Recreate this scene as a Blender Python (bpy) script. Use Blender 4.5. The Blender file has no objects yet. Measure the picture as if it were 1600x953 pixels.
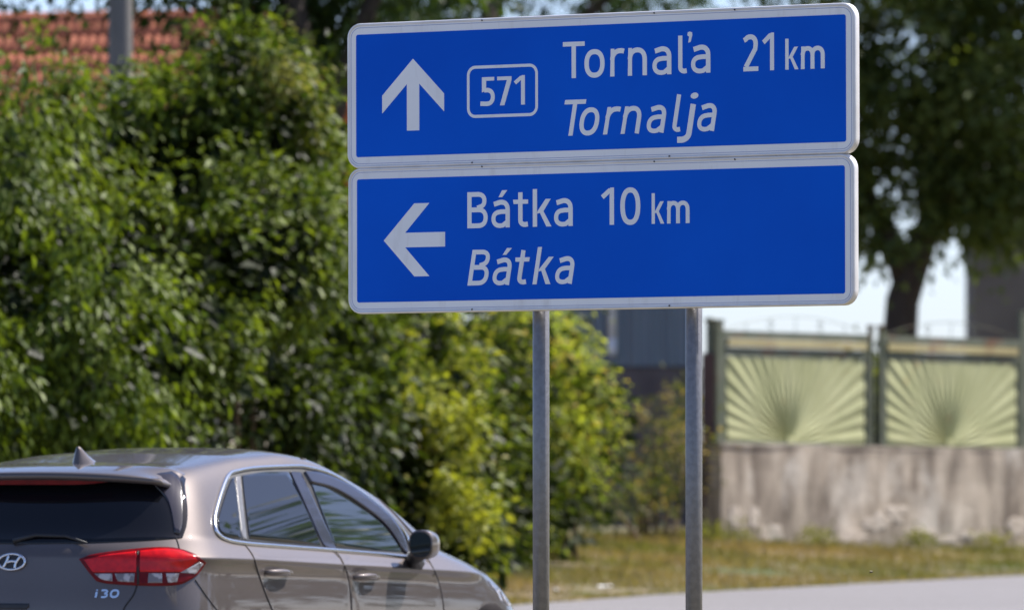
import bpy, bmesh, math, random
import numpy as np
from mathutils import Vector, Matrix, noise
from mathutils.bvhtree import BVHTree
R = math.radians
rng = np.random.default_rng(7)
random.seed(7)
SC = bpy.context.scene
COL = SC.collection

# ------------------------------------------------------------------ camera, light, sky
CAM_Z, FPX = 1.6, 11500.0                      # eye height; focal length in pixels of the 1600 px wide photograph
PITCH = math.atan(303.5 / FPX)
cam_d = bpy.data.cameras.new('camera')
cam = bpy.data.objects.new('camera', cam_d); COL.objects.link(cam)
cam.location = (0, 0, CAM_Z); cam.rotation_euler = (R(90) + PITCH, 0, 0)
cam_d.sensor_fit = 'HORIZONTAL'; cam_d.sensor_width = 36; cam_d.lens = FPX / 1600 * 36
cam_d.clip_start = 0.5; cam_d.clip_end = 6000
cam_d.dof.use_dof = True; cam_d.dof.focus_distance = 30.2; cam_d.dof.aperture_fstop = 4.0
cam_d.dof.aperture_blades = 9
SC.camera = cam
SUN_AZ, SUN_EL = R(66), R(53)                  # azimuth from +Y towards +X
w = bpy.data.worlds.new('World'); SC.world = w; w.use_nodes = True
nt = w.node_tree; nt.nodes.clear()
sky = nt.nodes.new('ShaderNodeTexSky'); sky.sky_type = 'NISHITA'; sky.sun_disc = False
sky.sun_elevation = SUN_EL; sky.sun_rotation = SUN_AZ
sky.air_density = .65; sky.dust_density = 1.0; sky.ozone_density = 3.6
bg = nt.nodes.new('ShaderNodeBackground'); bg.inputs[1].default_value = 0.115
wo = nt.nodes.new('ShaderNodeOutputWorld')
tint = nt.nodes.new('ShaderNodeMixRGB'); tint.blend_type = 'MULTIPLY'; tint.inputs[0].default_value = 1; tint.inputs[2].default_value = (1.04, .985, 1.02, 1)
nt.links.new(sky.outputs[0], tint.inputs[1]); nt.links.new(tint.outputs[0], bg.inputs[0]); nt.links.new(bg.outputs[0], wo.inputs[0])
sun_d = bpy.data.lights.new('sun', 'SUN'); sun_d.energy = 4.3; sun_d.angle = R(0.53); sun_d.color = (1, .95, .88)
sun = bpy.data.objects.new('sun', sun_d); COL.objects.link(sun)
SDIR = Vector((math.sin(SUN_AZ) * math.cos(SUN_EL), math.cos(SUN_AZ) * math.cos(SUN_EL), math.sin(SUN_EL)))
sun.rotation_euler = SDIR.to_track_quat('Z', 'Y').to_euler(); sun.location = SDIR * 60
SC.view_settings.view_transform = 'Standard'; SC.view_settings.look = 'None'
SC.view_settings.exposure = 0.98; SC.view_settings.gamma = 1.0

cp, sp = math.cos(PITCH), math.sin(PITCH)
def ray(px, py):
    a = (px - 800) / FPX; b = (476.5 - py) / FPX
    return Vector((a, cp - b * sp, sp + b * cp))
def at(px, py, Y):
    r = ray(px, py); return Vector((0, 0, CAM_Z)) + r * (Y / r.y)
def ppm(Y): return FPX / Y                      # photograph pixels per metre at depth Y

# ------------------------------------------------------------------ materials
def new_mat(name):
    m = bpy.data.materials.new(name); m.use_nodes = True
    n = m.node_tree.nodes; return m, n, m.node_tree.links, n['Principled BSDF']
def N(n, kind, **kw):
    x = n.new(kind)
    for k, v in kw.items(): setattr(x, k, v)
    return x
def noise_mat(name, c1, c2, scale=8, rough=.8, metal=0, detail=6, lo=.35, hi=.65, bump=0, bscale=None, stretch=None, spec=.5, coat=0, extra=None, rnd=0):
    m, n, l, b = new_mat(name)
    tc = N(n, 'ShaderNodeTexCoord'); mp = N(n, 'ShaderNodeMapping')
    if stretch: mp.inputs['Scale'].default_value = stretch
    l.new(tc.outputs['Object'], mp.inputs[0])
    tx = N(n, 'ShaderNodeTexNoise'); tx.inputs['Scale'].default_value = scale; tx.inputs['Detail'].default_value = detail
    l.new(mp.outputs[0], tx.inputs[0])
    cr = N(n, 'ShaderNodeValToRGB'); cr.color_ramp.elements[0].position = lo; cr.color_ramp.elements[1].position = hi
    cr.color_ramp.elements[0].color = (*c1, 1); cr.color_ramp.elements[1].color = (*c2, 1)
    l.new(tx.outputs[0], cr.inputs[0]); out = cr.outputs[0]
    if extra:                                   # second layer: (colour, scale, lo, hi, stretch)
        c3, s3, lo3, hi3, st3 = extra
        mp2 = N(n, 'ShaderNodeMapping'); mp2.inputs['Scale'].default_value = st3 or (1, 1, 1); mp2.inputs['Location'].default_value = (7.3, 3.1, 1.7)
        l.new(tc.outputs['Object'], mp2.inputs[0])
        t3 = N(n, 'ShaderNodeTexNoise'); t3.inputs['Scale'].default_value = s3; t3.inputs['Detail'].default_value = 8; t3.inputs['Roughness'].default_value = .65
        l.new(mp2.outputs[0], t3.inputs[0])
        mr = N(n, 'ShaderNodeMapRange'); mr.inputs[1].default_value = lo3; mr.inputs[2].default_value = hi3
        l.new(t3.outputs[0], mr.inputs[0])
        mx = N(n, 'ShaderNodeMixRGB'); l.new(mr.outputs[0], mx.inputs[0]); l.new(out, mx.inputs[1]); mx.inputs[2].default_value = (*c3, 1)
        out = mx.outputs[0]
    if rnd:
        oi = N(n, 'ShaderNodeObjectInfo'); hs = N(n, 'ShaderNodeHueSaturation')
        mr2 = N(n, 'ShaderNodeMapRange'); mr2.inputs[3].default_value = 1 - rnd; mr2.inputs[4].default_value = 1 + rnd
        l.new(oi.outputs['Random'], mr2.inputs[0]); l.new(mr2.outputs[0], hs.inputs['Value']); l.new(out, hs.inputs['Color']); out = hs.outputs[0]
    l.new(out, b.inputs['Base Color'])
    b.inputs['Roughness'].default_value = rough; b.inputs['Metallic'].default_value = metal
    b.inputs['Specular IOR Level'].default_value = spec; b.inputs['Coat Weight'].default_value = coat
    b.inputs['Coat Roughness'].default_value = .03
    if bump:
        bp = N(n, 'ShaderNodeBump'); bp.inputs['Strength'].default_value = bump; bp.inputs['Distance'].default_value = .02
        t2 = N(n, 'ShaderNodeTexNoise'); t2.inputs['Scale'].default_value = bscale or scale * 4; t2.inputs['Detail'].default_value = 8
        l.new(mp.outputs[0], t2.inputs[0]); l.new(t2.outputs[0], bp.inputs['Height']); l.new(bp.outputs[0], b.inputs['Normal'])
    return m
def leaf_mat(name, rough=.42, transl=.3, spec=.5):
    """leaf colour comes from the tint stored on every leaf"""
    m, n, l, b = new_mat(name)
    a = N(n, 'ShaderNodeAttribute', attribute_name='tint')
    l.new(a.outputs['Color'], b.inputs['Base Color'])
    b.inputs['Roughness'].default_value = rough; b.inputs['Specular IOR Level'].default_value = spec
    t = N(n, 'ShaderNodeBsdfTranslucent'); mu = N(n, 'ShaderNodeMixRGB', blend_type='MULTIPLY'); mu.inputs[0].default_value = 1
    l.new(a.outputs['Color'], mu.inputs[1]); mu.inputs[2].default_value = (1.5, 1.5, .5, 1)
    l.new(mu.outputs[0], t.inputs[0])
    ms = N(n, 'ShaderNodeMixShader'); ms.inputs[0].default_value = transl
    l.new(b.outputs[0], ms.inputs[1]); l.new(t.outputs[0], ms.inputs[2]); l.new(ms.outputs[0], n['Material Output'].inputs[0])
    return m
M = {}
M['asphalt'] = noise_mat('worn_asphalt', (.17, .16, .165), (.23, .22, .225), 40, .9, bump=.3, extra=((.15, .14, .14), 1.1, .5, .8, (.3, 2, 1)))
M['soil'] = noise_mat('dry_verge_soil', (.12, .09, .05), (.22, .16, .095), 3, .95, bump=.4, extra=((.055, .085, .018), 1.3, .46, .62, None))
M['wall'] = noise_mat('stained_plaster', (.20, .16, .125), (.50, .42, .335), 2.6, .92, lo=.38, hi=.62, detail=10, bump=.3, bscale=30, stretch=(1.7, 1.7, .55),
                      extra=((.72, .66, .58), 1.5, .52, .74, (1, 1, .7)))
M['plaster'] = noise_mat('pale_lime_plaster', (.46, .385, .31), (.62, .545, .465), 7, .95, lo=.35, hi=.65, detail=10, bump=.3, bscale=40)
M['cream'] = noise_mat('cream_painted_sheet', (.375, .385, .195), (.455, .46, .25), 3, .8, extra=((.40, .27, .12), 5, .60, .78, None))
M['creambar'] = noise_mat('cream_bar_with_rust', (.36, .30, .14), (.46, .40, .20), 3, .6, extra=((.24, .14, .07), 4, .56, .76, None))
M['green'] = noise_mat('weathered_green_paint', (.095, .112, .075), (.145, .155, .11), 5, .55, extra=((.17, .075, .035), 4, .55, .7, None))
M['brown'] = noise_mat('brown_old_board', (.06, .035, .033), (.10, .055, .05), 6, .8, stretch=(4, 4, .6))
M['white'] = noise_mat('white_reflective_sheet', (.80, .81, .83), (.86, .87, .88), 2.5, .5, spec=.25, extra=((.66, .65, .64), 9, .55, .85, (1.5, 1.5, .25)))
M['blue'] = noise_mat('blue_reflective_sheet', (.0005, .088, .58), (.0008, .115, .69), 1.1, .5, spec=.08, lo=.3, hi=.7)
M['edge'] = noise_mat('bare_aluminium_edge', (.66, .65, .65), (.76, .75, .75), 9, .42, .25)
M['line'] = noise_mat('pale_blue_line', (.32, .36, .55), (.36, .40, .58), 4, .5)
M['steel'] = noise_mat('galvanised_steel', (.18, .176, .178), (.215, .21, .212), 40, .36, .45, detail=8, lo=.4, hi=.6, bump=.08, bscale=90)
M['dark'] = noise_mat('black_rubber_plastic', (.010, .010, .012), (.018, .018, .02), 12, .5)
M['gap'] = noise_mat('dark_panel_gap', (.012, .011, .011), (.02, .018, .018), 12, .8)
M['glass'] = noise_mat('tinted_car_glass', (.006, .008, .011), (.008, .010, .013), 2, .02, spec=.55)
M['glass2'] = noise_mat('clear_car_glass', (.012, .018, .02), (.015, .022, .022), 2, .02, spec=.6, coat=.35)
M['rearglass'] = noise_mat('privacy_rear_glass', (.004, .005, .007), (.006, .006, .008), 2, .04, spec=.35)
M['chrome'] = noise_mat('satin_chrome', (.62, .64, .68), (.68, .70, .73), 4, .22, 1)
M['red'] = noise_mat('red_lamp_lens', (.42, .003, .006), (.60, .006, .008), 30, .2, coat=.15, spec=.3)
M['darkred'] = noise_mat('dark_red_lamp_lens', (.10, .001, .003), (.15, .002, .004), 30, .3, spec=.2)
M['clear'] = noise_mat('clear_lamp_lens', (.16, .14, .14), (.42, .39, .39), 22, .15, lo=.45, hi=.55, coat=.4)
M['smoke'] = noise_mat('smoked_deflector', (.016, .015, .022), (.022, .02, .03), 4, .15, coat=.25)
M['tyre'] = noise_mat('tyre_rubber', (.012, .012, .012), (.02, .02, .02), 20, .85)
M['alloy'] = noise_mat('alloy_rim', (.45, .45, .46), (.52, .52, .53), 8, .3, .9)
M['concrete'] = noise_mat('pole_concrete', (.13, .125, .12), (.19, .18, .17), 4, .9, bump=.2, stretch=(3, 3, .5))
M['tile'] = noise_mat('red_clay_tile', (.39, .115, .055), (.48, .155, .08), 7, .8, rnd=.16, extra=((.20, .07, .045), 5, .58, .75, None))
M['render'] = noise_mat('old_cream_render', (.42, .38, .30), (.50, .46, .38), 3, .9, bump=.2)
M['shed'] = noise_mat('blue_grey_steel_sheet', (.17, .22, .26), (.21, .26, .30), 2, .5, stretch=(3, 3, .3))
M['plinth'] = noise_mat('brown_grey_plinth', (.10, .085, .085), (.15, .125, .12), 3, .9, bump=.2)
M['pipe'] = noise_mat('pale_plastic_downpipe', (.76, .78, .80), (.82, .84, .86), 4, .4)
M['barn'] = noise_mat('dark_grey_render', (.13, .11, .095), (.18, .155, .13), 1.5, .95, bump=.2)
M['bark'] = noise_mat('dark_bark', (.035, .026, .02), (.075, .058, .045), 14, .95, bump=.8, bscale=30, stretch=(2, 2, .4))
M['twig'] = noise_mat('brown_twig', (.08, .055, .03), (.14, .10, .055), 20, .9)
M['leaf'] = leaf_mat('glossy_leaf', .48, .38, .28)
M['leafsoft'] = leaf_mat('matt_leaf', .6, .48, .3)
M['blade'] = leaf_mat('grass_blade', .7, .3, .2)
M['paper'] = noise_mat('white_scrap_paper', (.72, .71, .69), (.8, .79, .77), 12, .8)
M['stone'] = noise_mat('pale_stone', (.55, .52, .48), (.68, .65, .6), 20, .6)
M['bee'] = noise_mat('insect_body', (.02, .012, .006), (.07, .04, .012), 300, .6)
M['wing'] = noise_mat('insect_wing', (.6, .52, .4), (.7, .6, .48), 300, .3)
M['hill'] = noise_mat('far_field', (.10, .10, .035), (.16, .14, .06), .02, .95)
def paint_mat():
    m, n, l, b = new_mat('taupe_metallic_paint')
    tc = N(n, 'ShaderNodeTexCoord'); v = N(n, 'ShaderNodeTexVoronoi'); v.inputs['Scale'].default_value = 900
    l.new(tc.outputs['Object'], v.inputs[0])
    cr = N(n, 'ShaderNodeValToRGB'); cr.color_ramp.elements[0].color = (.078, .064, .060, 1); cr.color_ramp.elements[1].color = (.115, .096, .090, 1)
    l.new(v.outputs['Color'], cr.inputs[0])
    d = N(n, 'ShaderNodeTexNoise'); d.inputs['Scale'].default_value = 3; d.inputs['Detail'].default_value = 8; l.new(tc.outputs['Object'], d.inputs[0])
    mr = N(n, 'ShaderNodeMapRange'); mr.inputs[1].default_value = .3; mr.inputs[2].default_value = .8; mr.inputs[3].default_value = .54; mr.inputs[4].default_value = .62
    l.new(d.outputs[0], mr.inputs[0]); l.new(mr.outputs[0], b.inputs['Roughness'])
    l.new(cr.outputs[0], b.inputs['Base Color'])
    b.inputs['Metallic'].default_value = .65
    b.inputs['Coat Weight'].default_value = .9; b.inputs['Coat Roughness'].default_value = .03; b.inputs['Coat IOR'].default_value = 1.5
    return m
M['paint'] = paint_mat()

# ------------------------------------------------------------------ object helpers
def tag(o, label=None, cat=None, group=None, kind=None):
    if label: o['label'] = label
    if cat: o['category'] = cat
    if group: o['group'] = group
    if kind: o['kind'] = kind
    return o
def empty(name, loc, rz=0, **kw):
    o = bpy.data.objects.new(name, None); COL.objects.link(o); o.empty_display_size = .2
    o.location = loc; o.rotation_euler = (0, 0, rz); return tag(o, **kw)
def link_mesh(name, me, mat, parent=None, smooth=False):
    if mat is not None and not me.materials: me.materials.append(mat)
    if smooth: me.polygons.foreach_set('use_smooth', [True] * len(me.polygons))
    o = bpy.data.objects.new(name, me); COL.objects.link(o)
    if parent is not None: o.parent = parent
    return o
class MB:
    def __init__(s): s.v = []; s.f = []
    def add(s, vs, fs):
        k = len(s.v); s.v += [tuple(p) for p in vs]; s.f += [tuple(i + k for i in f) for f in fs]; return s
    def box(s, a, b):
        (x0, y0, z0), (x1, y1, z1) = a, b
        return s.add([(x0, y0, z0), (x1, y0, z0), (x1, y1, z0), (x0, y1, z0), (x0, y0, z1), (x1, y0, z1), (x1, y1, z1), (x0, y1, z1)],
                     [(0, 3, 2, 1), (4, 5, 6, 7), (0, 1, 5, 4), (1, 2, 6, 5), (2, 3, 7, 6), (3, 0, 4, 7)])
    def prism(s, pts, a, b):
        """pts: 2-D polygon, a/b: functions 2-D -> 3-D of the two ends"""
        n = len(pts); vs = [a(p) for p in pts] + [b(p) for p in pts]
        fs = [tuple(range(n))[::-1], tuple(range(n, 2 * n))] + [(i, (i + 1) % n, n + (i + 1) % n, n + i) for i in range(n)]
        return s.add(vs, fs)
    def tube(s, pts, rad, k=8, closed=False):
        pts = [Vector(p) for p in pts]; n = len(pts)
        rads = rad if hasattr(rad, '__len__') else [rad] * n
        vs = []; up = None
        for i, p in enumerate(pts):
            if closed: d = pts[(i + 1) % n] - pts[i - 1]
            else: d = pts[min(i + 1, n - 1)] - pts[max(i - 1, 0)]
            d.normalize()
            if up is None: up = d.orthogonal().normalized()
            else:
                up = up - d * up.dot(d)
                up = up.normalized() if up.length > 1e-6 else d.orthogonal().normalized()
            sd = d.cross(up)
            for j in range(k):
                a = 2 * math.pi * j / k; vs.append(p + (up * math.cos(a) + sd * math.sin(a)) * rads[i])
        fs = []
        for i in range(n if closed else n - 1):
            i2 = (i + 1) % n
            for j in range(k):
                j2 = (j + 1) % k; fs.append((i * k + j, i * k + j2, i2 * k + j2, i2 * k + j))
        if not closed: fs += [tuple(range(k))[::-1], tuple(range((n - 1) * k, n * k))]
        return s.add(vs, fs)
    def mesh(s, name):
        me = bpy.data.meshes.new(name); me.from_pydata(s.v, [], s.f); me.update(); return me
    def build(s, name, mat, parent=None, smooth=False, bevel=0, fix=True):
        me = s.mesh(name)
        if fix:
            bm = bmesh.new(); bm.from_mesh(me); bmesh.ops.recalc_face_normals(bm, faces=bm.faces)
            if bevel:
                es = [e for e in bm.edges if len(e.link_faces) == 2 and e.calc_face_angle(0) > .6]
                bmesh.ops.bevel(bm, geom=es, offset=bevel, segments=2, affect='EDGES', profile=.6)
            bm.to_mesh(me); bm.free()
        return link_mesh(name, me, mat, parent, smooth)

# ------------------------------------------------------------------ ground: road frame (t along the road, l to its right)
HEAD = 0.42179; CO = Vector((-2.3154, 33.7746, .3964))     # the car's rear end on the road
HV = (math.sin(HEAD), math.cos(HEAD)); RV = (math.cos(HEAD), -math.sin(HEAD))
RK = ([-400, -60, -30, -8, 4.8, 8, 12, 16.3, 20, 26, 36, 60, 120, 900], [-.2, .1, .25, .385, .3955, .49, .68, .84, .90, .955, 1.03, 1.12, 1.2, 1.5])
def tl(x, y):
    dx, dy = x - CO.x, y - CO.y
    return dx * HV[0] + dy * HV[1], dx * RV[0] + dy * RV[1]
def xy(t, l): return CO.x + t * HV[0] + l * RV[0], CO.y + t * HV[1] + l * RV[1]
def zroad(t):
    return float(np.interp(t, *RK))
def sstep(a, b, v):
    v = min(1, max(0, (v - a) / (b - a))); return v * v * (3 - 2 * v)
def gz(t, l):
    z = zroad(t)
    if l < -5.2:
        z += -.03 * sstep(0, .4, -5.2 - l) + .26 * sstep(-5.6, -10.5, l) + .3 * sstep(-10, -30, l)
        z += .02 * noise.noise(Vector((t * .9, l * .9, 0))) * sstep(-5.2, -6.2, l)
    if l > 2.1:
        z = z * (1 - sstep(2.3, 4.2, l)) + (0.0 + .004 * max(0, l - 16)) * sstep(2.3, 4.2, l)
    return z
def ground_z(x, y): return gz(*tl(x, y))
ts = [-2500, -1200, -500, -200, -100] + list(np.arange(-60, 8, 4.)) + list(np.arange(8, 46, .5)) + list(np.arange(46, 100, 6.)) + [120, 200, 400, 900, 2500]
ls = [-2500, -900, -300, -100, -50, -30, -22] + list(np.arange(-18, -5.8, .5)) + [-5.6, -5.4, -5.2, -3.5, -1.5, .5, 2.1, 2.4, 2.8, 3.2, 3.6, 4.2, 6, 10, 16, 30, 60, 150, 400, 1000, 2500]
def sheet(name, ts, ls, dz, mat):
    vs = [(*xy(t, l), gz(t, l) + dz) for t in ts for l in ls]; k = len(ls)
    fs = [(i * k + j, i * k + j + 1, (i + 1) * k + j + 1, (i + 1) * k + j) for i in range(len(ts) - 1) for j in range(k - 1)]
    return tag(MB().add(vs, fs).build(name, mat, smooth=True), kind='structure')
sheet('ground', ts, ls, 0, M['soil'])
edge_l = [-5.2, -3.5, -1.5, .5, 2.1]
def ragged_road():
    tt = list(np.arange(-60, 8, 4.)) + list(np.arange(8, 46, .25)) + list(np.arange(46, 100, 6.)) + [120, 200, 400]
    vs = []; k = 5
    for t in tt:
        for j, l in enumerate(edge_l):
            if j == 0: l += .05 * noise.noise(Vector((t * 1.7, 0, 0))) + .03 * noise.noise(Vector((t * 6, 3, 0)))
            z = gz(t, max(l, -5.2)) + (.012 if 0 < j < 4 else .006)
            vs.append((*xy(t, l), z))
    fs = [(i * k + j, i * k + j + 1, (i + 1) * k + j + 1, (i + 1) * k + j) for i in range(len(tt) - 1) for j in range(k - 1)]
    tag(MB().add(vs, fs).build('road', M['asphalt'], smooth=True), kind='structure')
ragged_road()

# ------------------------------------------------------------------ road sign: lettering from strokes
def ell(cx, cy, rx, ry, a0, a1, n=14, p=2.3):
    o = []
    for i in range(n + 1):
        a = R(a0 + (a1 - a0) * i / n); c, s = math.cos(a), math.sin(a)
        o.append((cx + rx * math.copysign(abs(c) ** (2 / p), c), cy + ry * math.copysign(abs(s) ** (2 / p), s)))
    return o
X = .76                                        # x-height over capital height
def glyph(ch, T=.138):
    """strokes ('s', points, width) and polygons ('p', points) in capital heights; returns (items, advance width)"""
    h = T / 2
    if ch == 'T': return [('p', [(0, 1 - T * .9), (.70, 1 - T * .9), (.70, 1), (0, 1)]), ('p', [(.35 - h, 0), (.35 + h, 0), (.35 + h, 1 - T * .9), (.35 - h, 1 - T * .9)])], .70
    if ch == 'o': return [('c', ell(.32, X / 2, .32 - h, X / 2 - h + .012, 0, 352, 40), T)], .64
    if ch == 'r': return [('p', [(0, 0), (T, 0), (T, X), (.02, X)]), ('s', ell(.34, X - .27 - h + .01, .34 - h, .27, 178, 68, 10), T)], .46
    if ch == 'n': return [('p', [(0, 0), (T, 0), (T, X), (.02, X)]), ('s', ell(.315, X - .27 - h + .01, .315 - h, .27, 178, 0, 16) + [(.63 - h, 0)], T)], .63
    if ch == 'm':
        return [('p', [(0, 0), (T, 0), (T, X), (.02, X)]), ('s', ell(.28, X - .24 - h + .01, .28 - h, .24, 178, 0, 14) + [(.56 - h, 0)], T),
                ('s', ell(.695, X - .24 - h + .01, .695 - .56 + h, .24, 178, 0, 14) + [(.83 + h, 0)], T)], .90
    if ch in 'aá':
        it = [('s', [(.61 - h, 0)] + ell(.33, X - .22 - h + .01, .28 - h, .22, 0, 100, 10) + [(.085, X - h - .045)], T),
              ('s', [(.61 - h, .44), (.34, .44)] + ell(.30, .25 - .008, .30 - h, .19, 95, 268, 16) + [(.38, h - .008), (.61 - h, .17)], T * .93)]
        if ch == 'á': it.append(('p', [(.24, X + .08), (.36, X + .08), (.53, X + .27), (.36, X + .27)]))
        return it, .61
    if ch in 'lľ':
        it = [('s', [(h, 1.04), (h, .22)] + ell(h + .15, .19, .15, .19 - h, 180, 268, 8) + [(.29, h + .01)], T)]
        if ch == 'ľ': it += [('p', [(.33, 1.12), (.40, 1.14), (.48, 1.12), (.49, 1.05), (.43, .86), (.35, .84), (.38, 1.0), (.32, 1.04)])]
        return it, .29
    if ch == 'j': return [('s', [(.18, X), (.18, 0)] + ell(.0, -.02, .18, .20, 0, -78, 8) + [(-.06, -.215)], T), ('p', ell(.18, .99, .085, .085, 0, 345, 16, 2))], .26
    if ch == 't': return [('s', [(.17 + h, .96), (.17 + h, .22)] + ell(.17 + h + .16, .2, .16, .2 - h, 180, 268, 8) + [(.48, h + .012)], T),
                          ('p', [(.02, X - T * .86), (.49, X - T * .86), (.49, X), (0, X)])], .50
    if ch == 'k': return [('p', [(0, 0), (T, 0), (T, 1.04), (0, 1.04)]), ('p', [(T + .005, .36), (.33, .40), (.59, X), (.42, X), (T + .005, .42)]), ('p', [(.20, .435), (.445, 0), (.615, 0), (.30, .50)])], .61
    if ch == 'B':
        return [('p', [(0, 0), (T, 0), (T, 1), (0, 1)]),
                ('s', [(T, 1 - h * .95), (.34, 1 - h * .95)] + ell(.34, .755, .22, .245 - h * .95, 88, -88, 14) + [(.34, .51), (T, .51)], T * .95),
                ('s', [(T, .505), (.36, .505)] + ell(.36, .287, .24, .287 - h * .95, 75, -88, 14) + [(.34, h * .95), (T, h * .95)], T * .95)], .66
    if ch == '1': return [('p', [(.27, 0), (.27 + T, 0), (.27 + T, 1.02), (.30, 1.02), (.27, .985)]), ('p', [(.0, .81), (.085, .71), (.27, .86), (.27, 1.0), (.24, 1.0)])], .42
    if ch == '0': return [('c', ell(.30, .5, .30 - h, .5 - h + .012, 0, 352, 40), T)], .60
    if ch == '2': return [('s', [(.06, .84)] + ell(.26, .735, .245 - h, .265 - h, 140, -8, 14) + [(.42, .60), (.12, .12)], T), ('p', [(.04, 0), (.52, 0), (.52, T * .9), (.04, T * .9)])], .53
    if ch == '5': return [('p', [(.07, 1 - T * .9), (.48, 1 - T * .9), (.48, 1), (.07, 1)]), ('p', [(.07, .47), (.07 + T, .53), (.07 + T, 1 - T * .9), (.07, 1 - T * .9)]),
                          ('s', [(.15, .545)] + ell(.22, .31, .285 - h, .31 - h, 85, -88, 16) + [(.02, .085)], T)], .51
    if ch == '7': return [('p', [(0, 1 - T * .9), (.52, 1 - T * .9), (.52, 1), (0, 1)]), ('p', [(.10, 0), (.26, 0), (.52, 1 - T * .9), (.355, 1 - T * .9)])], .52
    if ch == '3': return [('s', [(.05, .90)] + ell(.25, .745, .22, .19, 110, -85, 10), T), ('s', ell(.25, .29, .26, .23, 85, -120, 12), T)], .55
    if ch == 'i': return [('p', [(0, 0), (T, 0), (T, .72), (0, .72)]), ('p', [(0, .86), (T, .86), (T, 1), (0, 1)])], T
    return [], .3
class Flat:
    """flat lettering: pieces extruded a little, each a hair higher than the last so no two faces coincide"""
    def __init__(s, to3): s.mb = MB(); s.to3 = to3; s.k = 0
    def poly(s, pts):
        hgt = .0009 + .00022 * (s.k % 9); s.k += 1
        s.mb.prism(pts, lambda p: s.to3(p[0], p[1], -.0004), lambda p, q=hgt: s.to3(p[0], p[1], q))
    def stroke(s, pts, wd, closed=False):
        hgt = .0009 + .00022 * (s.k % 9); s.k += 1
        n = len(pts); L = []; Rr = []
        for i, p in enumerate(pts):
            if closed: a, b = pts[i - 1], pts[(i + 1) % n]
            else: a, b = pts[max(i - 1, 0)], pts[min(i + 1, n - 1)]
            dx, dy = b[0] - a[0], b[1] - a[1]; q = math.hypot(dx, dy) or 1
            nx, ny = -dy / q * wd / 2, dx / q * wd / 2
            L.append((p[0] + nx, p[1] + ny)); Rr.append((p[0] - nx, p[1] - ny))
        vs = []; fs = []
        for a, b in zip(L, Rr): vs += [s.to3(*a, hgt), s.to3(*b, hgt), s.to3(*a, -.0004), s.to3(*b, -.0004)]
        for i in range(n if closed else n - 1):
            u, v = 4 * i, 4 * ((i + 1) % n)
            fs += [(u, u + 1, v + 1, v), (u, v, v + 2, u + 2), (u + 1, u + 3, v + 3, v + 1)]
        if not closed: fs += [(0, 2, 3, 1), (4 * n - 4, 4 * n - 3, 4 * n - 1, 4 * n - 2)]
        s.mb.add(vs, fs)
    def glyph(s, ch, u, v, H, sx=1, slant=0, T=.138, wpx=None):
        items, adv = glyph(ch, T)
        if wpx: sx = wpx / (adv * H)
        f = lambda p: (u + (p[0] * sx + p[1] * slant) * H, v + p[1] * H)
        for it in items:
            if it[0] == 'p': s.poly([f(p) for p in it[1]])
            else:            # strokes are widened after the mapping so that stems keep their weight
                s.stroke([f(p) for p in it[1]], it[2] * H * (.5 + .5 * sx), it[0] == 'c')

S_Y = 30.26; S_TH = R(31.5)
SD = Vector((math.cos(S_TH), -math.sin(S_TH), 0)); SN = Vector((-math.sin(S_TH), -math.cos(S_TH), 0))
S0 = at(944, 262, S_Y)
def to_uv(px, py):
    r = ray(px, py); o = Vector((0, 0, CAM_Z)); t = (S0 - o).dot(SN) / r.dot(SN); P = o + r * t - S0
    return P.dot(SD), P.z
sign = empty('direction_sign', (S0.x, S0.y, ground_z(S0.x, S0.y)),
             label='large blue road direction sign of two stacked panels on two grey steel poles', cat='road sign')
BASE = Vector(sign.location)
def rounded(u0, v0, u1, v1, r, n=6):
    o = []
    for cx, cy, a in ((u1 - r, v0 + r, -90), (u1 - r, v1 - r, 0), (u0 + r, v1 - r, 90), (u0 + r, v0 + r, 180)):
        for i in range(n + 1): o.append((cx + r * math.cos(R(a + 90 * i / n)), cy + r * math.sin(R(a + 90 * i / n))))
    return o
BV = .0475
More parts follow.
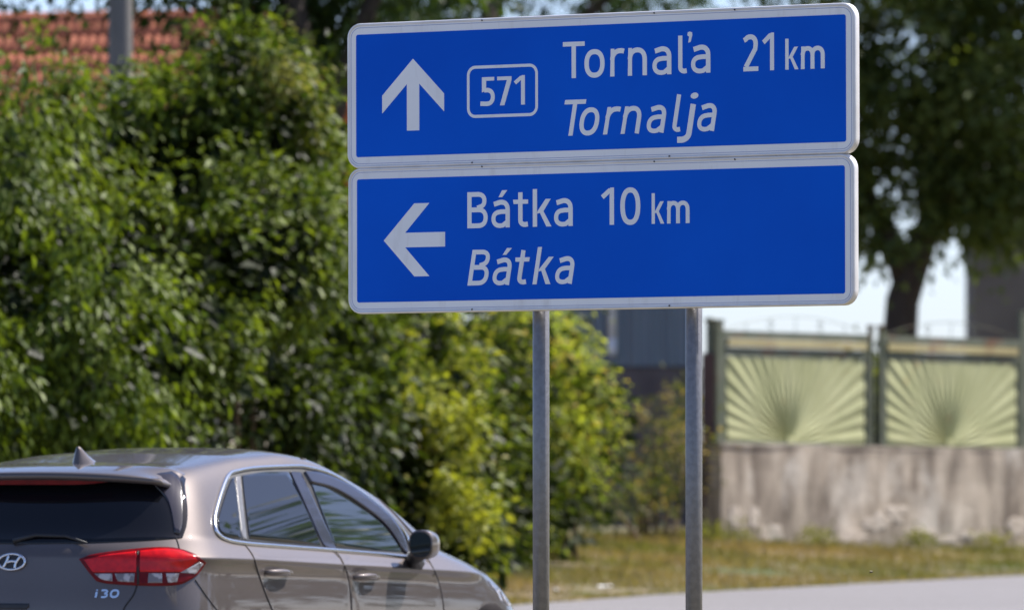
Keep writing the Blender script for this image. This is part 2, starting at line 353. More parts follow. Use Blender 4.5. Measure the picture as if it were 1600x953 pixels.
def make_panel(corners_blue):
    """corners_blue: the blue field's corners in the photograph, TL TR BR BL"""
    uv = [to_uv(*c) for c in corners_blue]
    tl_, tr_, br_, bl_ = uv
    bw = ((tr_[0] - tl_[0]) + (br_[0] - bl_[0])) / 2; bh = ((tl_[1] - bl_[1]) + (tr_[1] - br_[1])) / 2
    cu = sum(p[0] for p in uv) / 4; cv = sum(p[1] for p in uv) / 4
    rot = (math.atan2(tr_[1] - tl_[1], tr_[0] - tl_[0]) + math.atan2(br_[1] - bl_[1], br_[0] - bl_[0])) / 2
    cr_, sr_ = math.cos(rot), math.sin(rot)
    def to3(a, b, d):                           # a, b: metres from the panel's centre; d: out of the face
        u = cu + a * cr_ - b * sr_; v = cv + a * sr_ + b * cr_
        return S0 + SD * u + Vector((0, 0, v)) + SN * d - BASE
    def loc(px, py):
        u, v = to_uv(px, py); du, dv = u - cu, v - cv
        return du * cr_ + dv * sr_, -du * sr_ + dv * cr_
    bd = .0445; bv = BV; W2, H2 = bw / 2 + bd, bh / 2 + bv
    # plate with a folded, rounded rim
    mb = MB(); prof = [(0.013, .0), (.010, .004), (.006, .0055), (.002, .003), (.0, -.004), (.0, -.030), (.004, -.036), (.02, -.038)]
    rings = [[to3(a, b, d) for a, b in rounded(-W2 + i_, -H2 + i_, W2 - i_, H2 - i_, .060 - min(i_, .03))] for i_, d in prof]
    n = len(rings[0]); vs = [p for r_ in rings for p in r_]
    fs = [(k * n + i, k * n + (i + 1) % n, (k + 1) * n + (i + 1) % n, (k + 1) * n + i) for k in range(len(rings) - 1) for i in range(n)]
    fs += [tuple(range((len(rings) - 1) * n, len(rings) * n))]
    mb.add(vs, fs); panel = mb.build('panel', M['edge'], sign, smooth=True)
    panel.data.polygons.foreach_set('use_smooth', [len(p.vertices) < 6 for p in panel.data.polygons])
    f = MB(); f.prism(rounded(-W2 + .0125, -H2 + .0125, W2 - .0125, H2 - .0125, .05), lambda p: to3(*p, -.002), lambda p: to3(*p, .0012)); f.build('border', M['white'], panel)
    ln = Flat(lambda a, b, d: to3(a, b, d + .0012)); ln.stroke(rounded(-W2 + .019, -H2 + .019, W2 - .019, H2 - .019, .044), .0022, True); ln.mb.build('border_line', M['line'], panel)
    f = MB(); f.prism(rounded(-bw / 2, -bh / 2, bw / 2, bh / 2, .010, 4), lambda p: to3(*p, .0004), lambda p: to3(*p, .0024)); f.build('face', M['blue'], panel)
    for a, b in ((-.55, H2 - .009), (.28, H2 - .009), (.66, H2 - .010), (-.6, -H2 + .010), (.35, -H2 + .011)):
        mb = MB(); mb.prism([(a + .0034 * math.cos(k), b + .0034 * math.sin(k)) for k in np.arange(0, 6.2, .8)], lambda p: to3(*p, -.001), lambda p: to3(*p, .0068)); mb.build('rivet', M['gap'], panel)
    return panel, loc, (lambda a, b, d: to3(a, b, d + .0024))
def write(panel, loc, to3, items, H, base, slant=0, T=.138):
    """items: (char, left px of its ink at the base line); base: two pixel points on the base line; widths from the next px"""
    f = Flat(to3)
    for ch, pxl, pxr in items:
        k = (pxl - base[0][0]) / (base[1][0] - base[0][0]); py = base[0][1] + (base[1][1] - base[0][1]) * k
        u, v = loc(pxl, py); u2, _ = loc(pxr, py)
        f.glyph(ch, u, v, H, slant=slant, T=T, wpx=u2 - u)
    return f.mb.build('lettering', M['white'], panel)
z4 = lambda x: 950 + x / 3.5295
z3 = lambda x: 530 + x / 3.5295
up_panel, loc, to3 = make_panel([(558.3, 54.7), (1324.5, 23.2), (1319.7, 221.5), (555.5, 246.5)])
CAPH = .1500
write(up_panel, loc, to3, [('T', z3(1236), z3(1356)), ('o', z3(1355), z3(1466)), ('r', z3(1497), z4(92)), ('n', z4(112), z4(217)), ('a', z4(248), z4(352)),
                           ('ľ', z4(390), z4(436)), ('a', z4(460), z4(567))], CAPH, ((z3(1290), 122.6), (z4(560), 114.0)))
write(up_panel, loc, to3, [('2', z4(742), z4(833)), ('1', z4(853), z4(920))], CAPH, ((z4(742), 112.3), (z4(920), 110.0)))
write(up_panel, loc, to3, [('k', z4(980), z4(1052)), ('m', z4(1066), z4(1186))], .1205, ((z4(980), 109.5), (z4(1186), 107.6)), T=.155)
write(up_panel, loc, to3, [('T', z3(1219), z3(1336)), ('o', z3(1318), z3(1424)), ('r', z3(1457), z4(52)), ('n', z4(72), z4(172)), ('a', z4(210), z4(308)),
                           ('l', z4(353), z4(397)), ('j', z4(383 + 22), z4(470)), ('a', z4(488), z4(586))], .148, ((z3(1240), 212.8), (z4(590), 204.8)), slant=.175)
write(up_panel, loc, to3, [('5', z3(778), z3(862)), ('7', z3(874), z3(953)), ('1', z3(966), z3(1028))], .1195, ((z3(780), 166.3), (z3(1028), 163.8)), T=.14)
def arrow(panel, loc, to3, cx, cy, wpx, hpx, left):
    a0, b0 = loc(cx, cy); a1, _ = loc(cx + wpx / 2, cy); _, b1 = loc(cx, cy - hpx / 2)
    hx, hy = a1 - a0, b1 - b0
    if left: P = [(-1, 0), (0, 1), (.49, 1), (-.30, .20), (1, .20), (1, -.20), (-.30, -.20), (.49, -1), (0, -1)]
    else: P = [(0, 1), (-1, 0), (-1, -.50), (-.20, .30), (-.20, -1), (.20, -1), (.20, .30), (1, -.50), (1, 0)]
    f = Flat(to3); pts = [(a0 + p * hx, b0 + q * hy) for p, q in P]
    f.poly(pts); f.mb.build('arrow', M['white'], panel)
arrow(up_panel, loc, to3, 646, 148.3, 97, 112, False)
f = Flat(to3); a0, b0 = loc(785.5, 142.5); a1, _ = loc(841, 142.5); _, b1 = loc(785.5, 101.8); hw, hh = a1 - a0 - .006, b1 - b0 - .006
f.stroke(rounded(a0 - hw, b0 - hh, a0 + hw, b0 + hh, .034, 8), .0125, True); f.mb.build('route_frame', M['white'], up_panel)
lo_panel, loc, to3 = make_panel([(558.3, 280.4), (1322, 258.9), (1319.1, 458.3), (558.3, 473.1)])
g3 = lambda x: 530 + x / 3.5295
write(lo_panel, loc, to3, [('B', g3(709), g3(820)), ('á', g3(842), g3(943)), ('t', g3(962), g3(1046)), ('k', g3(1071), g3(1172)), ('a', g3(1187), g3(1290))], CAPH,
      ((g3(709), 357.0), (g3(1290), 353.2)))
write(lo_panel, loc, to3, [('1', g3(1446), g3(1520)), ('0', 950 + 70 / 3.5295, 950 + 181 / 3.5295)], CAPH, ((g3(1490), 351.6), (950 + 180 / 3.5295, 350.6)))
write(lo_panel, loc, to3, [('k', 950 + 243 / 3.5295, 950 + 312 / 3.5295), ('m', 950 + 328 / 3.5295, 950 + 441 / 3.5295)], .1205, ((1019, 350.0), (1075, 348.9)), T=.155)
write(lo_panel, loc, to3, [('B', g3(709), g3(816)), ('á', g3(842), g3(938)), ('t', g3(953), g3(1033)), ('k', g3(1069), g3(1166)), ('a', g3(1187), g3(1284))], .148,
      ((g3(709), 446.3), (g3(1290), 443.2)), slant=.175)
arrow(lo_panel, loc, to3, 648, 375, 96, 114, True)
for px in (845.5, 1085):
    u, _ = to_uv(px, 480); P = S0 + SD * (u - .088 * math.tan(S_TH)) - SN * .088; b = Vector((P.x, P.y, ground_z(P.x, P.y) - .3)) - BASE
    top = to_uv(px, 30)[1] + S0.z - BASE.z
    mb = MB(); mb.tube([b, Vector((b.x, b.y, top))], .0345, 24); po = mb.build('pole', M['steel'], sign, smooth=True)
    po.data.polygons.foreach_set('use_smooth', [len(p.vertices) < 6 for p in po.data.polygons])
    mb = MB(); mb.tube([(b.x, b.y, top + .0005), (b.x, b.y, top + .018)], [.037, .034], 24); mb.build('cap', M['dark'], po)
for py in (90, 200, 320, 430):
    a = to_uv(620, py); b = to_uv(1280, py)
    mb = MB(); q = [S0 + SD * u + Vector((0, 0, v)) - BASE for u, v in (a, b)]
    for s_, e_ in ((.0382, .053),):
        vs = []
        for P in q:
            for d, z in ((s_, -.02), (e_, -.02), (e_, .02), (s_, .02)): vs.append(P - SN * d + Vector((0, 0, z)))
        mb.add(vs, [(0, 1, 2, 3), (7, 6, 5, 4), (0, 4, 5, 1), (1, 5, 6, 2), (2, 6, 7, 3), (3, 7, 4, 0)])
    mb.build('rail', M['steel'], sign)

# ------------------------------------------------------------------ car (x forward, y left, origin at the rear end on the road)
car = empty('parked_car', CO, R(90) - HEAD, label='taupe grey metallic hatchback seen from behind with red tail lamp', cat='car')
car.name = 'car'
CMI = Matrix.LocRotScale(CO, Matrix.Rotation(R(90) - HEAD, 3, 'Z').to_quaternion(), None).inverted()
def ring(xr, xf, wd, Lr, nr, Lf, nf, zk, K=16, Mm=18):
    pts = []
    for i in range(K + 1):
        a = R(90 * i / K); pts.append((xr + Lr * (1 - math.cos(a) ** (2 / nr)), wd * math.sin(a) ** (2 / nr)))
    x0, x1 = xr + Lr, xf - Lf
    for i in range(1, Mm): pts.append((x0 + (x1 - x0) * i / Mm, wd))
    for i in range(K + 1):
        a = R(90 - 90 * i / K); pts.append((xf - Lf * (1 - math.cos(a) ** (2 / nf)), wd * max(0, math.sin(a)) ** (2 / nf)))
    half = [(x, y, float(np.interp(x, *zip(*zk)))) for x, y in pts]
    return half
RINGS = [  # xr, xf, w, Lr, nr, Lf, nf, z knots
    (.20, 4.20, .76, .4, 3, .6, 2.6, [(0, .19)]),
    (.09, 4.28, .835, .42, 3, .7, 2.6, [(0, .22)]),
    (.02, 4.335, .880, .44, 3, .8, 2.6, [(0, .45), (3, .45), (4.3, .42)]),
    (.00, 4.335, .886, .46, 3, .85, 2.5, [(0, .66), (2, .64), (4.3, .60)]),
    (.03, 4.29, .876, .46, 3, .95, 2.4, [(0, .80), (2, .79), (3.6, .74), (4.3, .68)]),
    (.045, 4.22, .864, .46, 3, 1.0, 2.3, [(0, .885), (2, .845), (3.6, .79), (4.3, .745)]),
    (.055, 4.10, .884, .46, 3, 1.05, 2.3, [(0, .945), (.8, .925), (2, .885), (3.2, .845), (4.1, .80)]),
    (.075, 3.86, .838, .46, 3, .95, 2.5, [(0, .985), (.8, .975), (2, .925), (3.2, .90), (3.9, .87)]),
    (.14, 3.42, .800, .44, 3, .70, 2.7, [(0, 1.03), (.8, 1.02), (1.5, .985), (2.6, .95), (3.0, .95), (3.45, .985)]),
    (.19, 3.20, .775, .42, 3, .60, 2.8, [(0, 1.09), (1.5, 1.06), (2.6, 1.04), (3.3, 1.05)]),
    (.27, 2.90, .715, .40, 3, .50, 2.9, [(0, 1.20), (1.5, 1.20), (2.9, 1.18)]),
    (.345, 2.58, .655, .40, 3, .45, 2.9, [(0, 1.285), (1.0, 1.305), (1.6, 1.315), (2.6, 1.285)]),
    (.38, 2.38, .605, .40, 3, .45, 2.8, [(.35, 1.315), (.75, 1.345), (1.2, 1.380), (1.7, 1.398), (2.4, 1.345)]),
    (.385, 2.28, .555, .40, 3, .45, 2.6, [(.35, 1.330), (.75, 1.363), (1.2, 1.405), (1.7, 1.428), (2.3, 1.385)]),
    (.40, 2.16, .40, .35, 2.6, .40, 2.4, [(.35, 1.340), (.75, 1.370), (1.2, 1.418), (1.7, 1.446), (2.2, 1.415)]),
    (.45, 2.08, .20, .25, 2.4, .25, 2.2, [(.35, 1.345), (.75, 1.373), (1.2, 1.423), (1.7, 1.454), (2.2, 1.43)]),
]
def car_body():
    bm = bmesh.new(); loops = []
    for rg in RINGS:
        half = ring(*rg); n = len(half)
        right = [bm.verts.new((x, -y, z)) for x, y, z in half]
        left = [bm.verts.new((x, y, z)) for x, y, z in half[1:-1]]
        loops.append((right, left))
    cr = bm.edges.layers.float.new('crease_edge')
    full = [r_ + l_[::-1] for r_, l_ in loops]; m_ = len(full[0])
    for a, b in zip(full[:-1], full[1:]):
        for i in range(m_): bm.faces.new((a[i], a[(i + 1) % m_], b[(i + 1) % m_], b[i]))
    for (r_, l_), flip in ((loops[0], True), (loops[-1], False)):
        n = len(r_); L = [r_[0]] + l_ + [r_[-1]]
        for i in range(n - 1):
            q = [r_[i], r_[i + 1], L[i + 1], L[i]]
            q = [v for k, v in enumerate(q) if v not in q[:k]]
            bm.faces.new(q[::-1] if flip else q)
    for k in (6,):
        for i in range(m_):
            e = bm.edges.get((full[k][i], full[k][(i + 1) % m_]))
            if e: e[cr] = .75
    for k, cv in ((8, .35),):
        for i in range(m_):
            e = bm.edges.get((full[k][i], full[k][(i + 1) % m_]))
            if e: e[cr] = cv
    bmesh.ops.recalc_face_normals(bm, faces=bm.faces)
    me = bpy.data.meshes.new('body'); bm.to_mesh(me); bm.free()
    o = link_mesh('body', me, M['paint'], None, True)
    s = o.modifiers.new('s', 'SUBSURF'); s.levels = 3; s.render_levels = 3
    cut = MB()
    for x in (.785, 3.435):
        for sg in (-1, 1): cut.tube([(x, sg * .62, .325), (x, sg * 1.1, .325)], .365, 40)
    co = cut.build('wheel_cutter', None); b = o.modifiers.new('b', 'BOOLEAN'); b.object = co; b.operation = 'DIFFERENCE'; b.solver = 'EXACT'
    dg = bpy.context.evaluated_depsgraph_get(); me2 = bpy.data.meshes.new_from_object(o.evaluated_get(dg)); me2.name = 'body'
    o.modifiers.clear(); o.data = me2; bpy.data.objects.remove(co)
    o.data.polygons.foreach_set('use_smooth', [True] * len(me2.polygons))
    o.parent = car
    bm = bmesh.new(); bm.from_mesh(me2); t = BVHTree.FromBMesh(bm); bm.free()
    return o, t
body, BVH = car_body()
CAML = CMI @ Vector((0, 0, CAM_Z))
def hit_px(px, py, off=0):
    d = (CMI.to_3x3() @ ray(px, py)).normalized(); h = BVH.ray_cast(CAML, d)
    if h[0] is None:
        P = CAML + d * 36.5; h = BVH.find_nearest(P)
        for _ in range(6): P = CAML + d * ((h[0] - CAML).dot(d)); h = BVH.find_nearest(P)
    return h[0] + h[1] * off, h[1]
def hit_dir(o, d, off=0):
    h = BVH.ray_cast(Vector(o), Vector(d)); 
    if h[0] is None: h = BVH.find_nearest(Vector(o) + Vector(d) * 2)
    return h[0] + h[1] * off, h[1]
def columns(poly, nc, nr):
    xs = [p[0] for p in poly]; x0, x1 = min(xs), max(xs); e = (x1 - x0) * 1e-4; cols = []
    for i in range(nc + 1):
        k = (1 - math.cos(math.pi * i / nc)) / 2 * .6 + i / nc * .4
        x = x0 + e + (x1 - x0 - 2 * e) * k; ys = []
        for (ax, ay), (bx, by) in zip(poly, poly[1:] + poly[:1]):
            if (ax - x) * (bx - x) <= 0 and ax != bx: ys.append(ay + (by - ay) * (x - ax) / (bx - ax))
        lo, hi = min(ys), max(ys); cols.append([(x, lo + (hi - lo) * j / nr) for j in range(nr + 1)])
    return cols
def patch(poly, f, off, nc=44, nr=12, skirt=.006, relax=4, fit=None):
    """a shell laid on the body inside the outline; f maps an outline point to (hit, normal)"""
    cols = columns(poly, nc, nr); vs = []; sk = []
    for c in cols:
        for p in c:
            h, n = f(*p); vs.append(h + n * off); sk.append(h - n * skirt)
    k = nr + 1
    if fit:                                     # a smooth sheet through the projected points (y as a polynomial of x and z)
        A = np.array([list(v) for v in vs]); x = A[:, 0] - A[:, 0].mean(); z = A[:, 2]
        z = z - z.mean(); Q = np.stack([x**i * z**j for i in range(3) for j in range(3) if i + j < 3], 1)
        co = np.linalg.lstsq(Q, A[:, 1], rcond=None)[0]; ynew = Q @ co
        sk = [sv + Vector((0, float(yn - a[1]), 0)) for sv, yn, a in zip(sk, ynew, A)]
        vs = [Vector((a[0], float(yn), a[2])) for a, yn in zip(A, ynew)]; relax = 0
    for _ in range(relax):                      # even out the facets of the body mesh under the shell
        v2 = list(vs)
        for i in range(1, nc):
            for j in range(1, nr): v2[i * k + j] = vs[i * k + j] * .5 + (vs[(i - 1) * k + j] + vs[(i + 1) * k + j] + vs[i * k + j - 1] + vs[i * k + j + 1]) * .125
        vs = v2
    fs = [(i * k + j, i * k + j + 1, (i + 1) * k + j + 1, (i + 1) * k + j) for i in range(nc) for j in range(nr)]
    bd = [i * k for i in range(nc + 1)] + [nc * k + j for j in range(1, k)] + [i * k + nr for i in range(nc - 1, -1, -1)] + [j for j in range(nr - 1, 0, -1)]
    b0 = len(vs); vs += [sk[i] for i in bd]; q = len(bd)
    fs += [(bd[i], bd[(i + 1) % q], b0 + (i + 1) % q, b0 + i) for i in range(q)]
    return MB().add(vs, fs)
def smooth_poly(pts, n=6):
    """closed Catmull-Rom through the points; a point given with a third value is a corner"""
    out = []; m = len(pts)
    for i in range(m):
        p0, p1, p2, p3 = pts[i - 1], pts[i], pts[(i + 1) % m], pts[(i + 2) % m]
        c1 = len(p1) > 2; c2 = len(p2) > 2
        for j in range(n):
            t = j / n; q = []
            for a in (0, 1):
                m1 = 0.5 * (p2[a] - p0[a]) if not c1 else (p2[a] - p1[a]); m2 = 0.5 * (p3[a] - p1[a]) if not c2 else (p2[a] - p1[a])
                q.append((2 * t**3 - 3 * t * t + 1) * p1[a] + (t**3 - 2 * t * t + t) * m1 + (-2 * t**3 + 3 * t * t) * p2[a] + (t**3 - t * t) * m2)
            out.append(tuple(q))
    return out
def open_curve(pts, n=6):
    o = []
    for i in range(len(pts) - 1):
        p0, p1, p2, p3 = pts[max(i - 1, 0)], pts[i], pts[i + 1], pts[min(i + 2, len(pts) - 1)]
        for j in range(n):
            t = j / n
            o.append(tuple(.5 * (2 * p1[a] + (p2[a] - p0[a]) * t + (2 * p0[a] - 5 * p1[a] + 4 * p2[a] - p3[a]) * t * t + (3 * p1[a] - p0[a] - 3 * p2[a] + p3[a]) * t**3) for a in (0, 1)))
    return o + [tuple(pts[-1][:2])]
def mirrored(mb):
    m2 = MB(); m2.v = [(x, -y, z) for x, y, z in mb.v]; m2.f = [f[::-1] for f in mb.f]; return m2
def both(mb, name, mat, parents=None, smooth=True, label=None):
    r_ = mb.build(name, mat, parents[0] if parents else car, smooth); l_ = mirrored(mb).build(name, mat, parents[1] if parents else car, smooth)
    return r_, l_
fpx = lambda px, py: hit_px(px, py)
def px_patch(poly, off, name, mat, parents=None, nc=44, nr=12, relax=4, fit=None): return both(patch(poly, fpx, off, nc, nr, relax=relax, fit=fit), name, mat, parents)
def px_tube(pts, rad, off, name, mat, parents=None, closed=False, k=8):
    return both(MB().tube([hit_px(*p, off)[0] for p in pts], rad, k, closed), name, mat, parents)
exec_car = True
# doors, then glass on them
rear_seam = [(381, 849), (395, 868), (402, 890), (414, 925), (432, 965), (470, 1030)]
b_seam = [(522, 858), (536, 880), (546, 915), (550, 965), (552, 1060)]
f_seam = [(668, 872), (684, 905), (694, 960), (694, 1050)]
rd = [(381, 849, 1), (450, 854), (522, 859, 1), (536, 880), (546, 915), (550, 965), (552, 1052, 1), (500, 1046, 1), (470, 1020), (432, 965), (414, 925), (402, 890), (395, 868)]
fd = [(524, 859, 1), (580, 864), (666, 872, 1), (684, 905), (693, 960), (692, 1040, 1), (556, 1052, 1), (552, 965), (548, 915), (538, 880)]
rear_doors = px_patch(smooth_poly(rd), .0014, 'rear_door', M['paint'], nc=60, nr=40, relax=8)
front_doors = px_patch(smooth_poly(fd), .0014, 'front_door', M['paint'], nc=60, nr=40, relax=8)
px_tube(open_curve(rear_seam), .0038, .0006, 'door_gap', M['gap'], rear_doors)
px_tube(open_curve(b_seam), .0038, .0006, 'door_gap', M['gap'], front_doors)
px_tube(open_curve(f_seam), .0038, .0006, 'fender_gap', M['gap'])
px_tube(open_curve([(305, 905), (322, 930), (342, 957), (360, 985)]), .0034, .0004, 'bumper_gap', M['gap'])
# one dark glasshouse frame under the panes, chrome trim round it
outer = [(338, 832), (334, 815), (337, 795), (347, 762), (357, 742), (372, 736), (400, 731.5), (458, 729), (480, 731), (515, 741), (555, 764), (600, 798), (628, 828), (640, 853), (646, 872, 1), (600, 867), (520, 860), (440, 854), (380, 849), (352, 843)]
outl = smooth_poly(outer)
px_patch(outl, .0022, 'window_surround', M['dark'], nc=80, nr=14)
px_patch(smooth_poly([(343, 830), (340, 812), (346, 788), (358, 752), (364, 747, 1), (369, 770), (374, 842, 1), (356, 840)]), .0085, 'quarter_window', M['glass'], fit='glass')
px_patch(smooth_poly([(377, 744, 1), (410, 738.5), (448, 738, 1), (474, 790), (499, 852, 1), (440, 848), (388, 842, 1), (382, 790)]), .0085, 'rear_door_window', M['glass'], nc=60, fit='glass')
px_patch([(366.5, 746), (373, 744.5), (383, 843.5), (376, 842.5)], .0100, 'quarter_pillar', M['steel'], nc=12)
px_patch([(452, 737.5), (468, 739), (524, 859), (505, 856)], .0095, 'pillar_cover', M['smoke'], nc=24)
px_patch(smooth_poly([(484, 753, 1), (510, 760), (550, 783), (590, 812), (618, 848), (626, 864, 1), (580, 860), (521, 854, 1)]), .0085, 'front_door_window', M['glass2'], nc=60, fit='glass')
px_patch(smooth_poly([(474, 738, 1), (500, 741), (540, 757), (580, 784), (612, 812), (628, 840), (634, 866, 1), (624, 858), (600, 822), (560, 790), (520, 766), (484, 756, 1)]), .015, 'wind_deflector', M['smoke'], nc=60, nr=5)
px_tube(outl, .0105, .004, 'window_trim', M['chrome'], closed=True, k=8)
px_tube(open_curve([(470, 716.5), (500, 721.5), (530, 735.5), (570, 763), (610, 796), (644, 833)]), .006, -.001, 'roof_seam', M['gap'])
# roof ditch, door handles
def handle(px, py):
    c, n = hit_px(px, py, 0); mb = MB(); up = Vector((0, 0, 1)); fw = (Vector((1, 0, 0)) - n * n.x).normalized()
    mb.tube([c + fw * a + n * o + up * z for a, o, z in ((-.125, -.004, .012), (-.105, .026, .012), (-.03, .036, .012), (.03, .036, .010), (.105, .026, .007), (.125, -.004, .005))], [.009, .014, .017, .017, .014, .009], 8)
    cup = MB(); q = 14  # flat disc; shade of the handle cup is put into its dark colour
    vs = [c + n * .0018 + fw * (.085 * math.cos(2 * math.pi * i / q) + .03) + up * (.050 * math.sin(2 * math.pi * i / q) - .022) for i in range(q)]
    vs2 = [v - n * .01 for v in vs]
    cup.add(vs + vs2, [tuple(range(q))] + [(i, (i + 1) % q, q + (i + 1) % q, q + i) for i in range(q)])
    return mb, cup
for (px, py), ds in (((431, 897), rear_doors), ((568, 905), front_doors)):
    mb, cup = handle(px, py); both(mb, 'handle', M['paint'], ds); both(cup, 'handle_recess', M['dark'], ds, smooth=False)
# rear glass and spoiler
frear = lambda r_, z: hit_dir((-1.5, -r_, z), (1, 0, 0))
rg = smooth_poly([(-.62, 1.31, 1), (0, 1.34), (.62, 1.31, 1), (.70, 1.16), (.735, 1.045), (.70, 1.022), (.4, 1.006), (0, 1.0), (-.4, 1.006), (-.70, 1.022), (-.735, 1.045), (-.70, 1.16)])
patch(rg, frear, .004, 70, 16).build('rear_window', M['rearglass'], car, True)
def spoiler():
    mb = MB(); top = []; bot = []; nU, nV = 36, 8
    for i in range(nU + 1):
        y = -.61 + 1.22 * i / nU; e = abs(y) / .66
        xt = .215 + .16 * e ** 2.6                       # trailing edge sweeps forward at its ends
        zt = 1.318 - .030 * e ** 2.2
        for j in range(nV + 1):
            k = j / nV; x = xt + (.60 - xt) * k
            h, n = hit_dir((max(x, .47), -y, 2.2), (0, 0, -1))
            zr = h.z + .006
            if x < .47: zr = zt + (zr - zt) * ((x - xt) / (.47 - xt)) ** .8
            top.append((x, -y, zr + .004 * (1 - k)))
            bot.append((x + .010, -y, (zr - .018 * (1 - k) ** .5 - .006) if k < .7 else zr - .03))
    n = nV + 1; vs = top + bot; b = len(top); fs = []
    for i in range(nU):
        for j in range(nV):
            a = i * n + j; fs += [(a, a + 1, a + n + 1, a + n), (b + a, b + a + n, b + a + n + 1, b + a + 1)]
    for i in range(nU): a = i * n; fs += [(a, a + n, b + a + n, b + a)]; a = i * n + nV; fs += [(a, b + a, b + a + n, a + n)]
    for j in range(nV): fs += [(j, b + j, b + j + 1, j + 1)]; a = nU * n + j; fs += [(a, a + 1, b + a + 1, b + a)]
    return mb.add(vs, fs).build('spoiler', M['paint'], car, True)
sp_o = spoiler()
mb = MB()
vs = []
for i in range(21):
    y = -.36 + .72 * i / 20; e = abs(y) / .66; xt = .215 + .16 * e ** 2.6; zt = 1.318 - .030 * e ** 2.2
    hh = .008 + .020 * (1 - (y / .36) ** 4); vs += [(xt + .022, -y, zt - .018), (xt + .030, -y, zt - .018 - hh), (xt + .06, -y, zt - .018 - hh), (xt + .06, -y, zt - .018)]
mb.add(vs, [(4 * i + a, 4 * i + (a + 1) % 4, 4 * i + 4 + (a + 1) % 4, 4 * i + 4 + a) for i in range(20) for a in range(4)] + [(0, 1, 2, 3), (83, 82, 81, 80)])
mb.build('brake_lamp', M['darkred'], sp_o)
px_patch(smooth_poly([(240, 757, 1), (241, 744), (268, 738.5, 1), (279, 748), (283, 775), (284, 815), (280, 836, 1), (272, 833, 1), (268, 805), (260, 780)]), .010, 'window_fin', M['smoke'])
# wiper
def wiper():
    mb = MB(); pts = [frear(a, z)[0] + Vector((-.022, 0, 0)) for a, z in ((-.02, 1.012), (.08, 1.040), (.24, 1.035), (.36, 1.005))]
    mb.tube(pts, [.013, .011, .008, .005], 6); return mb.build('wiper', M['dark'], car, True)
wiper()
# tail lamps: housing, red lens, lower clear strips
lamp = px_patch(smooth_poly([(124, 873, 1), (150, 865.5), (200, 859), (245, 855.5), (276, 857), (303, 866), (321, 878, 1), (309, 896), (296, 906), (276, 913.5), (225, 914.5), (160, 910), (143, 898)]), .006, 'tail_lamp', M['darkred'], nc=60)
px_patch(smooth_poly([(132, 874, 1), (165, 867.5), (213, 862, 1), (213, 893, 1), (146, 894, 1)]), .0085, 'red_lens', M['red'], lamp)
px_patch(smooth_poly([(219, 861.5, 1), (248, 858.5), (276, 860), (300, 868), (308, 875, 1), (285, 893, 1), (219, 893, 1)]), .0085, 'red_lens', M['red'], lamp)
px_patch(smooth_poly([(311, 877, 1), (316, 880, 1), (305, 896, 1), (280, 894.5, 1)]), .0090, 'clear_lens', M['clear'], lamp, nc=16, nr=6)
for q in ([(148, 896, 1), (176, 896, 1), (176, 908, 1), (160, 905)], [(180, 896, 1), (211, 895.5, 1), (210, 909.5, 1), (184, 908, 1)], [(232, 895.5, 1), (253, 895.5, 1), (253, 910.5, 1), (231, 910.5, 1)], [(259, 895.5, 1), (279, 895.5, 1), (276, 909, 1), (262, 910.5, 1)]):
    px_patch(smooth_poly(q, 3), .0088, 'clear_lens', M['clear'], lamp, nc=14, nr=6)
px_tube([(215.5, 862), (216, 913)], .006, .006, 'lamp_split', M['gap'], lamp)
# tailgate gaps, crease, badge, handle strip, number plate
px_tube(open_curve([(274, 837), (278, 848), (280, 856)]), .0035, .0006, 'tailgate_gap', M['gap'])
px_tube(open_curve([(214, 914), (208, 930), (194, 950), (188, 975), (184, 1020)]), .0038, .0006, 'tailgate_gap', M['gap'])
em = MB(); 
def rr(r_, z, off): h, n = frear(r_, z); return h + Vector((-off, 0, 0))
em.tube([rr(.0 + .069 * math.cos(a), .918 + .036 * math.sin(a), .008) for a in np.arange(0, 6.28, .2)], .0062, 8, True)
eb = MB(); vs = [rr(.067 * math.cos(a), .918 + .035 * math.sin(a), .006) for a in np.arange(0, 6.28, .2)]; q = len(vs)
vs2 = [v + Vector((.012, 0, 0)) for v in vs]; eb.add(vs + vs2, [tuple(range(q))] + [(i, (i + 1) % q, q + (i + 1) % q, q + i) for i in range(q)])
for pts in ([(-.040, .892), (-.022, .925), (-.018, .945)], [(.020, .890), (.024, .912), (.044, .944)], [(-.022, .915), (.0, .921), (.024, .918)]):
    em.tube([rr(a, z, .010) for a, z in open_curve(pts, 4)], .0075, 6)
emo = em.build('emblem', M['chrome'], car, True); eb.build('emblem_disc', M['dark'], emo)
bad = MB()
class Badge(Flat): pass
bf = Flat(lambda a, b, d: rr(a, b, .0015 + d * 2.5))
for ch, r0, wd in (('i', .432, .010), ('3', .456, .036), ('0', .500, .046)): bf.glyph(ch, r0, .757, .036, slant=.12, T=.17, wpx=wd)
bf.mb.build('lettering', M['chrome'], car)
patch([(-.16, .700), (.09, .700), (.105, .712), (.105, .727), (-.16, .727)], frear, .006, 20, 4).build('handle_recess', M['dark'], car, True)
patch([(-.27, .56), (.27, .56), (.27, .675), (-.27, .675)], frear, .010, 16, 4).build('number_plate', M['white'], car, True)
patch([(-.62, .28), (.62, .28), (.70, .40), (-.70, .40)], frear, .006, 30, 4).build('bumper_insert', M['dark'], car, True)
